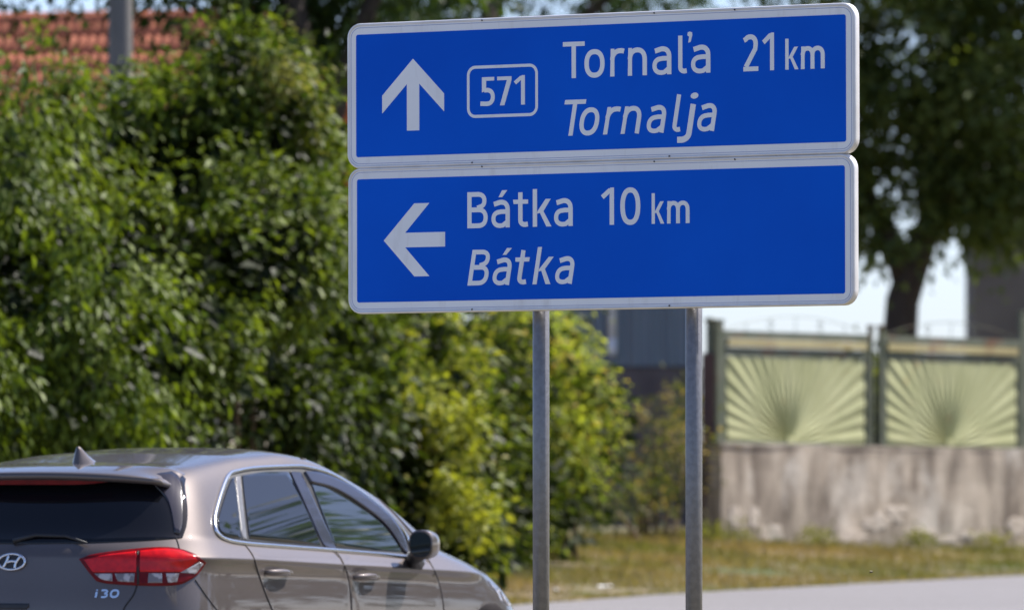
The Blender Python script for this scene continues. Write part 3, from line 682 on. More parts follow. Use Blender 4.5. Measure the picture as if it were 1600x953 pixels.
# antenna
def antenna():
    mb = MB(); secs = []
    base = hit_dir((.74, 0, 2), (0, 0, -1))[0]
    for k in range(7):
        u = k / 6; z = .084 * u
        xb = -.030 + .020 * u; xf_ = .165 - .155 * u ** .75; wd = .038 * (1 - u) ** .8 + .006
        secs.append([(base.x - .035 + xb + (xf_ - xb) * (1 - math.cos(a)) / 2, wd * math.sin(a) * (1 if math.cos(a) > -.2 else .8), base.z - .006 + z + .008 * (1 - math.cos(a)) * (1 - u)) for a in np.arange(0, 6.28, math.pi / 8)])
    n = len(secs[0]); vs = [p for s in secs for p in s]
    fs = [(k * n + i, k * n + (i + 1) % n, (k + 1) * n + (i + 1) % n, (k + 1) * n + i) for k in range(6) for i in range(n)] + [tuple(range(6 * n, 7 * n))]
    return mb.add(vs, fs).build('antenna', M['paint'], car, True)
antenna()
# mirrors
def mirror_():
    c = Vector((2.46, -.985, .985)); WM = .066; secs = []
    for k in range(8):
        u = k / 7; sc = .93 * [1.0, 1.04, 1.05, 1.02, .95, .80, .55, .12][k]; x = [-.075, -.07, -.045, -.01, .03, .065, .088, .098][k]
        secs.append([(c.x + x, c.y + sc * (WM * math.copysign(abs(math.cos(a)) ** .75, math.cos(a))) + .015 * u, c.z + sc * (.074 * math.copysign(abs(math.sin(a)) ** .75, math.sin(a)))) for a in np.arange(0, 6.28, math.pi / 12)])
    n = len(secs[0]); mb = MB().add([p for s in secs for p in s], [(k * n + i, k * n + (i + 1) % n, (k + 1) * n + (i + 1) % n, (k + 1) * n + i) for k in range(7) for i in range(n)] + [tuple(range(7 * n, 8 * n)), tuple(range(n))])
    gl = MB(); pts = [(c.x - .078, c.y + .90 * (y - c.y), c.z + .88 * (z - c.z)) for x, y, z in secs[0]]; p2 = [(x + .01, y, z) for x, y, z in pts]
    gl.add(pts + p2, [tuple(range(n))] + [(i, (i + 1) % n, n + (i + 1) % n, n + i) for i in range(n)])
    st = MB().tube([hit_px(648, 878)[0], Vector((2.49, -.90, .92)), Vector((2.47, -.95, .945))], [.05, .034, .034], 10)
    tri = MB()
    return mb, gl, st
mb, gl, st = mirror_()
mir = both(mb, 'mirror', M['paint']); 
both(gl, 'mirror_glass', M['glass2'], mir, smooth=False); both(st, 'mirror_stalk', M['dark'], mir)
# rear rim of the mirror housing is black plastic
# head lamps
px_patch(smooth_poly([(776, 902, 1), (786, 912), (795, 930), (798, 946, 1), (791, 944), (782, 925)]), .004, 'head_lamp', M['clear'], nc=20, nr=6)
# wheels
def wheel(x, sg):
    t = MB(); prof = [(.20, .0), (.29, .0), (.312, .015), (.318, .05), (.318, .155), (.312, .19), (.29, .205), (.20, .205)]
    k = 36; vs = [(x + r_ * math.cos(2 * math.pi * i / k), sg * (.885 - d), .318 + r_ * math.sin(2 * math.pi * i / k)) for i in range(k) for r_, d in prof]
    n = len(prof); fs = [(i * n + j, i * n + (j + 1) % n, ((i + 1) % k) * n + (j + 1) % n, ((i + 1) % k) * n + j) for i in range(k) for j in range(n)]
    ty = t.add(vs, fs)
    r_ = MB(); r_.tube([(x, sg * .72, .318), (x, sg * .83, .318)], .10, 20)
    for a in range(5):
        th = 2 * math.pi * a / 5; d = Vector((math.cos(th), 0, math.sin(th)))
        r_.tube([Vector((x, sg * .86, .318)) + d * .02, Vector((x, sg * .868, .318)) + d * .12, Vector((x, sg * .86, .318)) + d * .208], [.035, .026, .03], 8)
    r_.tube([Vector((x + .206 * math.cos(b), sg * .872, .318 + .206 * math.sin(b))) for b in np.arange(0, 6.28, .2)], .012, 6, True)
    w_ = ty.build('wheel', M['tyre'], car, True); r_.build('rim', M['alloy'], w_, True)
for x in (.785, 3.435):
    for sg in (-1, 1): wheel(x, sg)

# ------------------------------------------------------------------ wall and fence
W0 = at(1127, 700, 66.0); WD = Vector((math.cos(R(45)), math.sin(R(45)), 0)); WN = Vector((WD.y, -WD.x, 0))
def on_wall(px, py, d=0.0):
    r = ray(px, py); o = Vector((0, 0, CAM_Z)); t = (W0 + WN * d - o).dot(WN) / r.dot(WN); P = o + r * t
    return (P - W0).dot(WD), P.z
wall = empty('plastered_wall', (W0.x, W0.y, ground_z(W0.x, W0.y)), label='low stained concrete wall carrying cream sunburst fence panels', cat='wall')
WB = Vector(wall.location)
def wp(s, d, z): P = W0 + WD * s + WN * d; return Vector((P.x, P.y, z)) - WB
TOPL = on_wall(1127, 698)[1]; sr, TOPR = on_wall(1600, 706)
slope = (TOPR - TOPL) / sr
def wall_bump(s, z): return noise.noise(Vector((s * 1.3, z * 1.6, 3))) * .014 + noise.noise(Vector((s * 5, z * 5, 8))) * .007
mb = MB(); ns = 110; vs = []
for i in range(ns + 1):
    s = 12.0 * i / ns; zt = TOPL + slope * s
    for j in range(13):
        k = j / 12; z = (WB.z - .4) + (zt - WB.z + .4) * k
        vs.append(wp(s, wall_bump(s, z), z))
b0 = len(vs)
for i in range(ns + 1):
    s = 12.0 * i / ns; vs += [wp(s, -.28, TOPL + slope * s), wp(s, -.28, WB.z - .4)]
fs = [(i * 13 + j, (i + 1) * 13 + j, (i + 1) * 13 + j + 1, i * 13 + j + 1) for i in range(ns) for j in range(12)]
fs += [(i * 13 + 12, (i + 1) * 13 + 12, b0 + 2 * i + 2, b0 + 2 * i) for i in range(ns)]
fs += [(b0 + 2 * i, b0 + 2 * i + 2, b0 + 2 * i + 3, b0 + 2 * i + 1) for i in range(ns)]
fs += [tuple(range(13)) + (b0, b0 + 1), tuple(range(ns * 13, ns * 13 + 13))[::-1] + (b0 + 2 * ns + 1, b0 + 2 * ns)]
mb.add(vs, fs); mb.build('wall_body', M['wall'], wall, smooth=False)
cop = MB()
vs = []
for s in np.linspace(-.01, 12.0, 40):
    z = TOPL + slope * s + .004 * noise.noise(Vector((s * 4, 0, 0)))
    vs += [wp(s, .004, z), wp(s, .004, z + .030), wp(s, -.30, z + .040), wp(s, -.30, z)]
cop.add(vs, [(4 * i + a, 4 * i + (a + 1) % 4, 4 * i + 4 + (a + 1) % 4, 4 * i + 4 + a) for i in range(39) for a in range(4)] + [(0, 1, 2, 3), (159, 158, 157, 156)])
cop.build('coping', M['wall'], wall)
def plaster(px, py, w_, h_, seed):
    s0, z0 = on_wall(px, py); k = 22; pts = []
    for i in range(k):
        a = 2 * math.pi * i / k; q = 1 + .75 * noise.noise(Vector((math.cos(a) * 1.6 + seed, math.sin(a) * 1.6, seed * 2.3)))
        pts.append((s0 + w_ * q * math.cos(a), z0 + h_ * q * math.sin(a)))
    vs = []; rad = (1.0, 1.0, .82, .6, .35, .12)     # a thin flaked skin that follows the wall
    for q, r_ in enumerate(rad):
        for a, b in pts:
            ss, zz = s0 + (a - s0) * r_, z0 + (b - z0) * r_
            vs.append(wp(ss, wall_bump(ss, zz) + (-.01 if q == 0 else .0035 + .003 * (q > 1)), zz))
    mb = MB().add(vs, [(q * k + i, q * k + (i + 1) % k, (q + 1) * k + (i + 1) % k, (q + 1) * k + i) for q in range(5) for i in range(k)] + [tuple(range(5 * k, 6 * k))])
    mb.build('plaster_patch', M['plaster'], wall)
for q in ((1147, 808, .055, .10, 1), (1178, 806, .06, .10, 2), (1205, 832, .15, .085, 3), (1160, 838, .10, .05, 4), (1330, 838, .20, .05, 5), (1372, 816, .20, .085, 6), (1400, 800, .12, .08, 7), (1440, 834, .22, .05, 8), (1520, 836, .2, .035, 9), (1590, 820, .13, .09, 10), (1255, 846, .16, .03, 11), (1300, 842, .14, .03, 12), (1475, 842, .2, .03, 13)): plaster(*q)
FD = -.12
fence = empty('sunburst_fence', (W0.x, W0.y, W0.z), label='cream and green metal fence with sunburst panels on the stained wall', cat='fence')
FB = Vector(fence.location)
def fp(s, d, z): P = W0 + WD * s + WN * (FD + d); return Vector((P.x, P.y, z)) - FB
def fbox(name, s0, s1, d0, d1, zf0, zf1, mat, parent, bevel=.004):
    """bar along the fence; zf0/zf1: heights as (z at s0, z at s1)"""
    a = [fp(s0, d0, zf0[0]), fp(s1, d0, zf0[1]), fp(s1, d1, zf0[1]), fp(s0, d1, zf0[0]), fp(s0, d0, zf1[0]), fp(s1, d0, zf1[1]), fp(s1, d1, zf1[1]), fp(s0, d1, zf1[0])]
    return MB().add(a, [(0, 3, 2, 1), (4, 5, 6, 7), (0, 1, 5, 4), (1, 2, 6, 5), (2, 3, 7, 6), (3, 0, 4, 7)]).build(name, mat, parent, bevel=bevel)
def fence_panel(pxl, pxr, ytl, ytr, ybl, ybr, sunpx):
    s0, zt0 = on_wall(pxl, ytl, FD); s1, zt1 = on_wall(pxr, ytr, FD); zb0 = on_wall(pxl, ybl, FD)[1]; zb1 = on_wall(pxr, ybr, FD)[1]
    ss, _ = on_wall(sunpx, ybl, FD)
    H0 = zt0 - zb0; zl = lambda s, k: (zb0 + (zt0 - zb0) * k) + ((zb1 + (zt1 - zb1) * k) - (zb0 + (zt0 - zb0) * k)) * (s - s0) / (s1 - s0)
    pa = empty('panel', (0, 0, 0)); pa.parent = fence
    Z = lambda k, a=s0, b=s1: (zl(a, k), zl(b, k))
    fbox('top_rail', s0, s1, -.03, .02, Z(.934), Z(1.0), M['green'], pa)
    fbox('cream_bar', s0 + .045, s1 - .045, -.01, .035, Z(.862), Z(.928), M['creambar'], pa)
    fbox('shadow_strip', s0 + .045, s1 - .045, -.03, .012, Z(.785), Z(.856), M['green'], pa)  # solid green strip standing in for the shadow gap under the cream bar
    fbox('bottom_rail', s0, s1, -.03, .045, Z(.0), Z(.025), M['green'], pa)
    for a in (s0, s1 - .035): fbox('stile', a, a + .035, -.030, .014, Z(.028, a, a + .035), Z(.932, a, a + .035), M['green'], pa)
    # infill bars between the top rail and the cream bar, and scrolls above it
    # pressed sunburst sheet
    a0, a1 = s0 + .05, s1 - .05; k0, k1 = .03, .78
    zc = k0 + .002; NR = 46; rows = 14; vs = []; r0 = .055
    for i in range(NR + 1):
        th = math.pi * i / NR; c, sn = math.cos(th), math.sin(th)
        hgt = (k1 - k0) * H0; ex = 1e9
        if c > 1e-6: ex = (a1 - ss) / c
        if c < -1e-6: ex = (a0 - ss) / c
        if sn > 1e-6: ex = min(ex, hgt / sn)
        for j in range(rows + 1):
            r_ = r0 + (ex - r0) * j / rows; s = ss + r_ * c; k = zc + r_ * sn / H0
            amp = (.0070 * (r_ / .9) + .0060 * math.exp(-((r_ - .26) / .22) ** 2)) * (.55 + .9 * ((i * 37) % 11) / 11)
            vs.append(fp(s, .006 + amp * (1 if i % 2 else -1), zl(s, k)))
    n = rows + 1; fs = [(i * n + j, i * n + j + 1, (i + 1) * n + j + 1, (i + 1) * n + j) for i in range(NR) for j in range(rows)]
    # corner fillers where two neighbouring rays end on different sides of the sheet
    mbs = MB().add(vs, fs); sh = mbs.build('sunburst_sheet', M['cream'], pa, fix=True)
    so = sh.modifiers.new('thick', 'SOLIDIFY'); so.thickness = .003
    d = MB(); q = 12; pts = [(ss + .062 * math.cos(math.pi * i / q), zc + .062 * math.sin(math.pi * i / q) / H0) for i in range(q + 1)]
    d.prism(pts, lambda p: fp(p[0], -.02, zl(*p)), lambda p: fp(p[0], .034, zl(*p))); d.build('sun_disc', M['cream'], pa)
    back = MB(); cs = [(a0, k0), (a1, k0), (a1, k1), (a0, k1)]
    back.prism(cs, lambda p: fp(p[0], -.034, zl(*p)), lambda p: fp(p[0], -.030, zl(*p))); back.build('backing', M['cream'], pa)
    sc = MB()
    L = s1 - s0; cx = (s0 + s1) / 2
    arch = [fp(cx + L * .48 * (q / 10), -.005, zl(cx, 1) + .015 + .13 * (1 - (q / 10) ** 2)) for q in range(-10, 11)]
    sc.tube(arch, .0035, 5)
    for a in (-.34, -.17, 0, .17, .34):
        zz = zl(cx + a * L, 1); top = .015 + .13 * (1 - (a / .48) ** 2)
        sc.tube([fp(cx + a * L, -.005, zz - .01), fp(cx + a * L, -.005, zz + top)], .003, 5)
        if a in (-.17, .17): sc.tube([fp(cx + a * L + .035 * math.cos(b), -.004, zz + top * .55 + .035 * math.sin(b)) for b in np.arange(0, 6.28, .5)], .003, 5, True)
    sc.build('scroll', M['green'], pa)
fence_panel(1129, 1356, 516, 523, 696, 700, 1233)
fence_panel(1379, 1592, 524, 532, 700, 704, 1482)
fence_panel(1606, 1830, 530, 538, 704, 708, 1715)
for pxl, pxr, yt in ((1118, 1128, 503), (1358, 1362, 512), (1374, 1378, 512), (1593, 1604, 490)):
    s0, zt = on_wall(pxl, yt, FD); s1, _ = on_wall(pxr, yt, FD); zb = TOPL + slope * s0
    fbox('post', s0, s1, -.022, .022, (zb - .02, zb - .02), (zt, zt), M['green'], fence)
    fbox('post_cap', s0 - .008, s1 + .008, -.028, .028, (zt, zt), (zt + .025, zt + .025), M['green'], fence)
# gate post left of the wall
gp = empty('gate_post', (*at(1110, 830, 66.2).xy, ground_z(*at(1110, 830, 66.2).xy)), label='dark brown wooden gate post at the left end of the stained wall', cat='post')
g0 = Vector(gp.location); zt = at(1110, 552, 66.2).z - g0.z
mb = MB().box((-.075, -.07, -.3), (.075, .07, zt)); mb.build('post', M['brown'], gp, bevel=.008)
mb = MB().box((-.035, -.03, zt), (.035, .03, zt + .27)); mb.build('upper_post', M['green'], gp, bevel=.005)
mb = MB(); mb.tube([(0, 0, zt + .2705), (0, 0, zt + .285), (0, 0, zt + .31), (0, 0, zt + .325)], [.03, .052, .052, .02], 10); mb.build('post_cap', M['green'], gp, True)

# ------------------------------------------------------------------ shed with downpipe
SY = 80.0
shed = empty('corrugated_shed', (at(980, 800, SY).x, SY, ground_z(at(980, 800, SY).x, SY)), label='blue grey corrugated shed with pale downpipe behind the sign poles', cat='shed')
sb = Vector(shed.location)
def sl(px, py, d=0): P = at(px, py, SY - d); return P - sb
xl, xr_ = sl(760, 500).x, sl(1093, 500).x; zt, zm = sl(900, 405).z, sl(900, 572).z
pitch = .16; npan = 6; pw = (xr_ - xl) / npan
for q in range(npan):
    mb = MB(); x = xl + q * pw + .003; vs = []; xs = []
    prof = [(0, .0), (.25, .0), (.33, .05), (.55, .05), (.63, 0), (1, 0)]
    c = 0
    m_ = round(pw / pitch); pp = (pw - .006) / m_
    pts = []
    for i in range(m_):
        for k, d in prof[:-1]: pts.append((x + (i + k) * pp, d))
    pts.append((x + m_ * pp, 0))
    vs = [(a, -d, zm) for a, d in pts] + [(a, -d, zt) for a, d in pts] + [(a, -d + .004, zm) for a, d in pts] + [(a, -d + .004, zt) for a, d in pts]; n = len(pts)
    fs = [(i, i + 1, n + i + 1, n + i) for i in range(n - 1)] + [(2 * n + i + 1, 2 * n + i, 3 * n + i, 3 * n + i + 1) for i in range(n - 1)] + [(i + 1, i, 2 * n + i, 2 * n + i + 1) for i in range(n - 1)]
    mb.add(vs, fs); mb.build('steel_sheet', M['shed'], shed)
mb = MB().box((xl, .02, zm - .02), (xr_, 4, zt - .02)); mb.build('walls', M['plinth'], shed)
mb = MB().box((xl - .02, -.05, -.5), (xr_ + .012, 4.02, zm - .025)); mb.build('plinth', M['plinth'], shed)
mb = MB().prism([(-.3, zt), (4.3, zt + .5), (4.3, zt + .6), (-.3, zt + .1)], lambda p: (xl - .1, p[0], p[1]), lambda p: (xr_ + .02, p[0], p[1])); mb.build('roof', M['shed'], shed)
xp = sl(956.5, 500).x; z1 = sl(956, 533).z; z2 = sl(956, 556).z
mb = MB(); mb.tube([(xp, -.09, zt + .02), (xp, -.09, z1)], .045, 14); dp = mb.build('downpipe', M['pipe'], shed, True)
mb = MB(); mb.tube([(xp, -.09, z1 + .02), (xp, -.09, z1 - .03), (xp, -.10, z1 - .08), (xp, -.13, z2)], [.051, .051, .05, .034], 14); mb.build('outlet', M['pipe'], dp, True)

# dark building at the far right
BY = 98.0
bar = empty('barn', (at(1640, 700, BY).x, BY, 1.2), label='dark grey rendered building behind the tree and fence', cat='building')
bb = Vector(bar.location); x0 = at(1506, 400, BY).x - bb.x; zt = at(1506, 322, BY).z - bb.z
x0 += .12; MB().box((x0, 0, -.6), (x0 + 5, 1.6, zt)).build('wall', M['barn'], bar)
MB().prism([(-.1, zt), (1.7, zt), (.8, zt + 1)], lambda p: (x0 - .02, *p), lambda p: (x0 + 5.2, *p)).build('roof', M['barn'], bar)
MB().box((x0 + 1.6, -.06, 1.0), (x0 + 2.6, -.004, 2.2)).build('window', M['dark'], bar)

# ------------------------------------------------------------------ house with tiled roof
HY = 64.0
ridge = at(120, 30, HY + 2.0)
hd = Vector((.978, -.208, 0)); hn = Vector((-.208, -.978, 0))
house = empty('tile_roof_house', (ridge.x, ridge.y, ground_z(ridge.x, ridge.y)), label='house with red clay tile roof above the tall shrubs', cat='house')
hb = Vector(house.location); ZR = ridge.z - hb.z
PA = R(36); SL = 3.4
def hp(s, d, z): P = hd * s + hn * d; return Vector((P.x, P.y, z))       # along ridge, towards camera, up
sL, sR = -5.5, 2.3; ev = SL * math.cos(PA); ez = ZR - SL * math.sin(PA)
mb = MB(); mb.prism([(-ev + .3, -.5), (ev - .3, -.5), (ev - .3, ez + .15), (0, ZR - .12), (-ev + .3, ez + .15)], lambda p: hp(sL + .3, *p), lambda p: hp(sR - .3, *p)); mb.build('wall', M['render'], house)
mb = MB(); mb.prism([(-ev, ez - .02), (0, ZR - .02), (ev, ez - .02), (ev, ez - .09), (0, ZR - .10), (-ev, ez - .09)], lambda p: hp(sL, *p), lambda p: hp(sR, *p)); roof = mb.build('roof', M['tile'], house)
TW, TE, TLn = .172, .29, .33
tm = MB(); prof = []
for i in range(13): u = i / 12; prof.append((u * TW * 1.04, .017 * (1 - math.cos(u * 4 * math.pi))))
down = Vector((hn.x * math.cos(PA), hn.y * math.cos(PA), -math.sin(PA))); nrm = Vector((hn.x * math.sin(PA), hn.y * math.sin(PA), math.cos(PA)))
vs = []
for y, lift in ((0, .0), (TLn, .013)):
    for d in (0, -.012):
        for u, hgt in prof: vs.append(hd * u + down * y + nrm * (hgt + lift + d))
n = 13
fs = [(i, i + 1, 2 * n + i + 1, 2 * n + i) for i in range(12)] + [(2 * n + i, 2 * n + i + 1, 3 * n + i + 1, 3 * n + i) for i in range(12)]
tm.add(vs, fs); tme = tm.mesh('roof_tile'); tme.materials.append(M['tile'])
tme.polygons.foreach_set('use_smooth', [True] * 12 + [False] * 12)
nc = int((sR - sL) / TW); nrw = int(SL / TE); single = []; rest = MB()
spots = [(c, r_) for r_ in range(nrw) for c in range(nc)]
def vis(c, r_):
    P = hb + Vector((0, 0, ZR)) + hd * (sL + c * TW) + down * (r_ * TE); px = 800 + FPX * P.x / P.y
    return (0 if -40 < px < 330 else abs(px - 150)) + r_ * 30
spots.sort(key=lambda q: vis(*q))
for k, (c, r_) in enumerate(spots):
    o3 = hd * (sL + c * TW + random.uniform(-.004, .004)) + down * (r_ * TE + random.uniform(-.006, .006)) + nrm * (.004 + random.uniform(0, .004)); o3.z += ZR
    if k < 290:
        o = bpy.data.objects.new('roof_tile', tme); COL.objects.link(o); o.parent = roof; o.location = o3; o.rotation_euler = (0, 0, random.uniform(-.012, .012))
    else: rest.add([Vector(v) + o3 for v in tm.v], tm.f)
ro = rest.build('roof_tiles', M['tile'], roof, fix=False); ro.name = 'tile_covering'; ro['kind'] = 'stuff'
s = sL; 
rid_me = None
while s < sR:
    if rid_me is None:
        mb = MB(); mb.tube([hd * 0, hd * .36], [.085, .095], 10); rid_me = mb.mesh('ridge_tile'); rid_me.materials.append(M['tile'])
    o = bpy.data.objects.new('ridge_tile', rid_me); COL.objects.link(o); o.parent = roof; o.location = hd * s + Vector((0, 0, ZR - .02)); s += .34
for a in (-3.6, -1.6, .6):
    mb = MB(); cs = [hp(a, ev - .3 + d, z) for d in (-.03, .03) for z in (1.0, 2.0)] + [hp(a + .8, ev - .3 + d, z) for d in (-.03, .03) for z in (1.0, 2.0)]
    mb.add(cs, [(0, 1, 3, 2), (4, 6, 7, 5), (0, 4, 5, 1), (2, 3, 7, 6), (1, 5, 7, 3), (0, 2, 6, 4)]); mb.build('window', M['dark'], house)

# utility pole
UP = at(188, 140, 57.0); gzp = ground_z(UP.x, UP.y)
up = empty('utility_pole', (UP.x, UP.y, gzp), label='grey concrete utility pole rising behind the shrubs before the tile roof', cat='pole')
mb = MB(); mb.tube([(0, 0, -.5), (0, 0, 4), (0, 0, 9)], [.104, .094, .075], 20); po = mb.build('shaft', M['concrete'], up, True)
po.data.polygons.foreach_set('use_smooth', [len(p.vertices) < 6 for p in po.data.polygons])
MB().box((-.7, -.05, 8.3), (.7, .05, 8.4)).build('crossarm', M['concrete'], up, bevel=.01)
for x in (-.6, 0, .6): MB().tube([(x, 0, 8.4), (x, 0, 8.45), (x, 0, 8.5), (x, 0, 8.55)], [.02, .05, .05, .02], 10).build('insulator', M['white'], up, True)

# ------------------------------------------------------------------ foliage
def leaves_mesh(name, pos, axis, nor, ln, wd, col):
    """one folded four-cornered leaf per row"""
    n = len(pos); axis = axis / np.linalg.norm(axis, axis=1, keepdims=True)
    side = np.cross(axis, nor); side /= np.linalg.norm(side, axis=1, keepdims=True) + 1e-9
    up = np.cross(side, axis); ln = ln[:, None]; wd = wd[:, None]
    a = pos; b = pos + axis * ln * .45 + side * wd * .5 + up * wd * .16; c = pos + axis * ln - up * ln * .10; d = pos + axis * ln * .45 - side * wd * .5 + up * wd * .16
    v = np.stack([a, b, c, d], 1).reshape(-1, 3)
    me = bpy.data.meshes.new(name); me.vertices.add(4 * n); me.vertices.foreach_set('co', v.astype(np.float32).ravel())
    idx = np.arange(n)[:, None] * 4 + np.array([0, 1, 2, 0, 2, 3])[None]
    me.loops.add(6 * n); me.loops.foreach_set('vertex_index', idx.astype(np.int32).ravel())
    me.polygons.add(2 * n); me.polygons.foreach_set('loop_start', np.arange(0, 6 * n, 3, dtype=np.int32))
    ca = me.color_attributes.new('tint', 'FLOAT_COLOR', 'POINT')
    c4 = np.ones((n, 4, 4), np.float32); c4[:, :, :3] = col[:, None, :]
    ca.data.foreach_set('color', c4.ravel()); me.update(); me.validate(); return me
POCKETS = []
def cloud(blobs, nclump, per, leaf, aspect, ca, cb, droop=.5, crad=.16, shell=.45, tipcol=None, tipfrac=0, jit=.45, hole_cut=.11):
    """blobs: (centre, (rx, ry, rz)); returns arrays for leaves_mesh"""
    wts = np.array([b[1][0] * b[1][2] + b[1][1] * b[1][2] for b in blobs]); wts = wts / wts.sum()
    bi = rng.choice(len(blobs), nclump, p=wts)
    C0 = np.array([list(b[0]) for b in blobs])[bi]; RR = np.array([b[1] for b in blobs])[bi]
    d = rng.normal(size=(nclump, 3)); d /= np.linalg.norm(d, axis=1, keepdims=True)
    k = (1 - shell * rng.random(nclump) ** 1.4) * (1 + .12 * rng.normal(size=nclump))
    cc = C0 + d * RR * k[:, None]
    tint = rng.random(nclump); tip = (rng.random(nclump) < tipfrac)
    rep = np.repeat(np.arange(nclump), per); n = len(rep)
    sz = crad * (.6 + .8 * rng.random(nclump))
    off = rng.normal(size=(n, 3)) * sz[rep][:, None] * np.array([1, 1, .8])
    pos = cc[rep] + off
    hole = np.array([noise.noise(Vector(p) * (1.7 if crad < .2 else .9)) for p in pos]) > hole_cut
    for pc, pr in POCKETS:                      # deep hollows between the plants
        if crad < .13 or hole_cut < 0: hole |= (((pos - np.array(pc)) / np.array(pr)) ** 2).sum(1) < 1
    ax = d[rep] * .6 + off / (np.linalg.norm(off, axis=1, keepdims=True) + 1e-6) * .7 + rng.normal(size=(n, 3)) * .45; ax[:, 2] -= droop
    no = rng.normal(size=(n, 3)) * .55 + d[rep] * .5; no[:, 2] += .7
    ln = leaf * (.45 + 1.05 * rng.random(n) ** 1.3); wd = ln * aspect * (.8 + .4 * rng.random(n))
    t = np.clip(tint[rep] * .75 + rng.random(n) * jit - .05, 0, 1)[:, None]
    col = np.array(ca) * (1 - t) + np.array(cb) * t
    if tipcol is not None:
        m = tip[rep] & (rng.random(n) < .8); col[m] = np.array(tipcol) * (.75 + .5 * rng.random((m.sum(), 1)))
    return tuple(a[~hole] for a in (pos, ax, no, ln, wd, col))
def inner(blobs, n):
    """the leaves deep inside a plant, coloured dark for the shade there"""
    return cloud([(c, tuple(q * .82 for q in r_)) for c, r_ in blobs], n, 16, .11, .55, (.012, .020, .003), (.026, .04, .006), .4, .15, 1.0, hole_cut=9)  # near-black greens paint in the plant's inner shade
def merge(cl): return [np.concatenate([c[i] for c in cl]) for i in range(6)]
def plant(name, base, blobs, clouds, label, cat, mat, trunk=None, group=None, foliage='foliage', stem_r=.03, nst=7):
    """a plant standing at base; blobs in world coordinates; trunk: list of (points, radii) in world coordinates"""
    o = empty(name, base, label=label, cat=cat, group=group); b = np.array(list(base))
    arr = merge(clouds); arr[0] = arr[0] - b
    g = ground_z(base[0], base[1]) - base[2]
    keep = arr[0][:, 2] > g + .02; arr = [a[keep] for a in arr]
    fo = link_mesh(foliage, leaves_mesh(foliage, *arr), mat, o); fo['kind'] = 'stuff'
    mb = MB()
    if trunk:
        for pts, rad in trunk:
            mb.tube([Vector(p) - Vector(base) for p in pts], rad, 10)
        mb.build('trunk', M['bark'], o, True)
    else:
        for k in range(nst):
            c = Vector(blobs[k % len(blobs)][0]) - Vector(base); rr_ = blobs[k % len(blobs)][1]
            tip = c + Vector((random.uniform(-.5, .5) * rr_[0], random.uniform(-.5, .5) * rr_[1], random.uniform(0, .5) * rr_[2]))
            st = Vector((c.x * .25 + random.uniform(-.15, .15), c.y * .25 + random.uniform(-.15, .15), -.1))
            mid = st.lerp(tip, .5) + Vector((random.uniform(-.1, .1), random.uniform(-.1, .1), .15))
            mb.tube(open3([st, mid, tip]), [stem_r * (1 - .12 * q) for q in range(7)], 6)
        mb.build('stem', M['twig'], o, True)
    return o
def open3(p):
    a, b, c = p; return [a * (1 - t) ** 2 + b * 2 * t * (1 - t) + c * t * t for t in [q / 6 for q in range(7)]]
def B(px, py, Y, rx, rz, ry=None):
    """ellipsoid by its place in the photograph: centre pixel, depth, radii in photograph pixels"""
    k = 1 / ppm(Y); return (at(px, py, Y), (rx * k, (ry if ry else rx) * k, rz * k))
def gbase(px, Y): x = (px - 800) / FPX * Y; return Vector((x, Y, ground_z(x, Y)))
G1, G2 = (.030, .062, .007), (.17, .225, .024)
# tall shrubs at the left
POCKETS += [B(30, 440, 48.6, 75, 65, 300), B(480, 570, 50.5, 80, 60, 300), B(400, 660, 50, 70, 45, 260), B(560, 530, 54, 40, 45, 200), B(150, 400, 49.5, 60, 25, 260), B(265, 575, 49, 60, 25, 200), B(300, 300, 50, 40, 45, 150), B(680, 530, 55, 22, 40, 200), B(650, 690, 53.8, 30, 60, 120)]
b1 = [B(-60, 430, 49.5, 190, 330, 200), B(70, 330, 50.5, 120, 230, 180), B(110, 560, 48.2, 170, 220, 160), B(-120, 600, 47.5, 160, 260)]
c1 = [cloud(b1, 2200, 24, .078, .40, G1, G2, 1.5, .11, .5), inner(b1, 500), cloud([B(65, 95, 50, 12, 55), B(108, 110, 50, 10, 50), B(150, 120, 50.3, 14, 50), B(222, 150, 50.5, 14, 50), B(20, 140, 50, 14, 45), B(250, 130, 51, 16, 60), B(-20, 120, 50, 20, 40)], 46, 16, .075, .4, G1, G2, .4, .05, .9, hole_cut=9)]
plant('tall_shrub', gbase(20, 49.5), b1, c1, 'tall dark green shrub with drooping narrow leaves, below the tile roof', 'shrub', M['leaf'], group='shrubs behind the car')
b2 = [B(380, 150, 51.5, 85, 120, 110), B(330, 280, 51.5, 130, 150, 150), B(450, 250, 52, 95, 160, 130), B(390, 400, 51, 170, 160, 170), B(250, 470, 50, 150, 200, 150), B(200, 260, 51.5, 110, 130, 130)]
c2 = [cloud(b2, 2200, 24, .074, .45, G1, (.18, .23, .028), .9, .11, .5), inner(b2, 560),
      cloud([B(440, 130, 51.2, 40, 45, 40), B(465, 190, 51.4, 38, 55, 40), B(420, 100, 51.2, 30, 30)], 60, 26, .05, .5, (.16, .17, .05), (.27, .26, .09), .9, .10, .6)]
plant('flowering_shrub', gbase(370, 52), b2, c2, 'tallest shrub, topped by pale yellow seed clusters, left of the sign', 'shrub', M['leaf'], group='shrubs behind the car')
b3 = [B(230, 610, 50, 190, 150, 130), B(420, 640, 52, 130, 150, 130), B(480, 420, 53, 110, 130, 120), B(520, 640, 53, 110, 190, 120), B(120, 700, 49, 200, 110, 100)]
c3 = [cloud(b3, 950, 20, .078, .45, (.022, .046, .006), (.12, .165, .020), .8, .12, .6, hole_cut=.1), inner(b3, 420)]
plant('leafy_shrub', gbase(400, 53), b3, c3, 'dark hollow lower shrub directly behind the car roof', 'shrub', M['leaf'], group='shrubs behind the car')
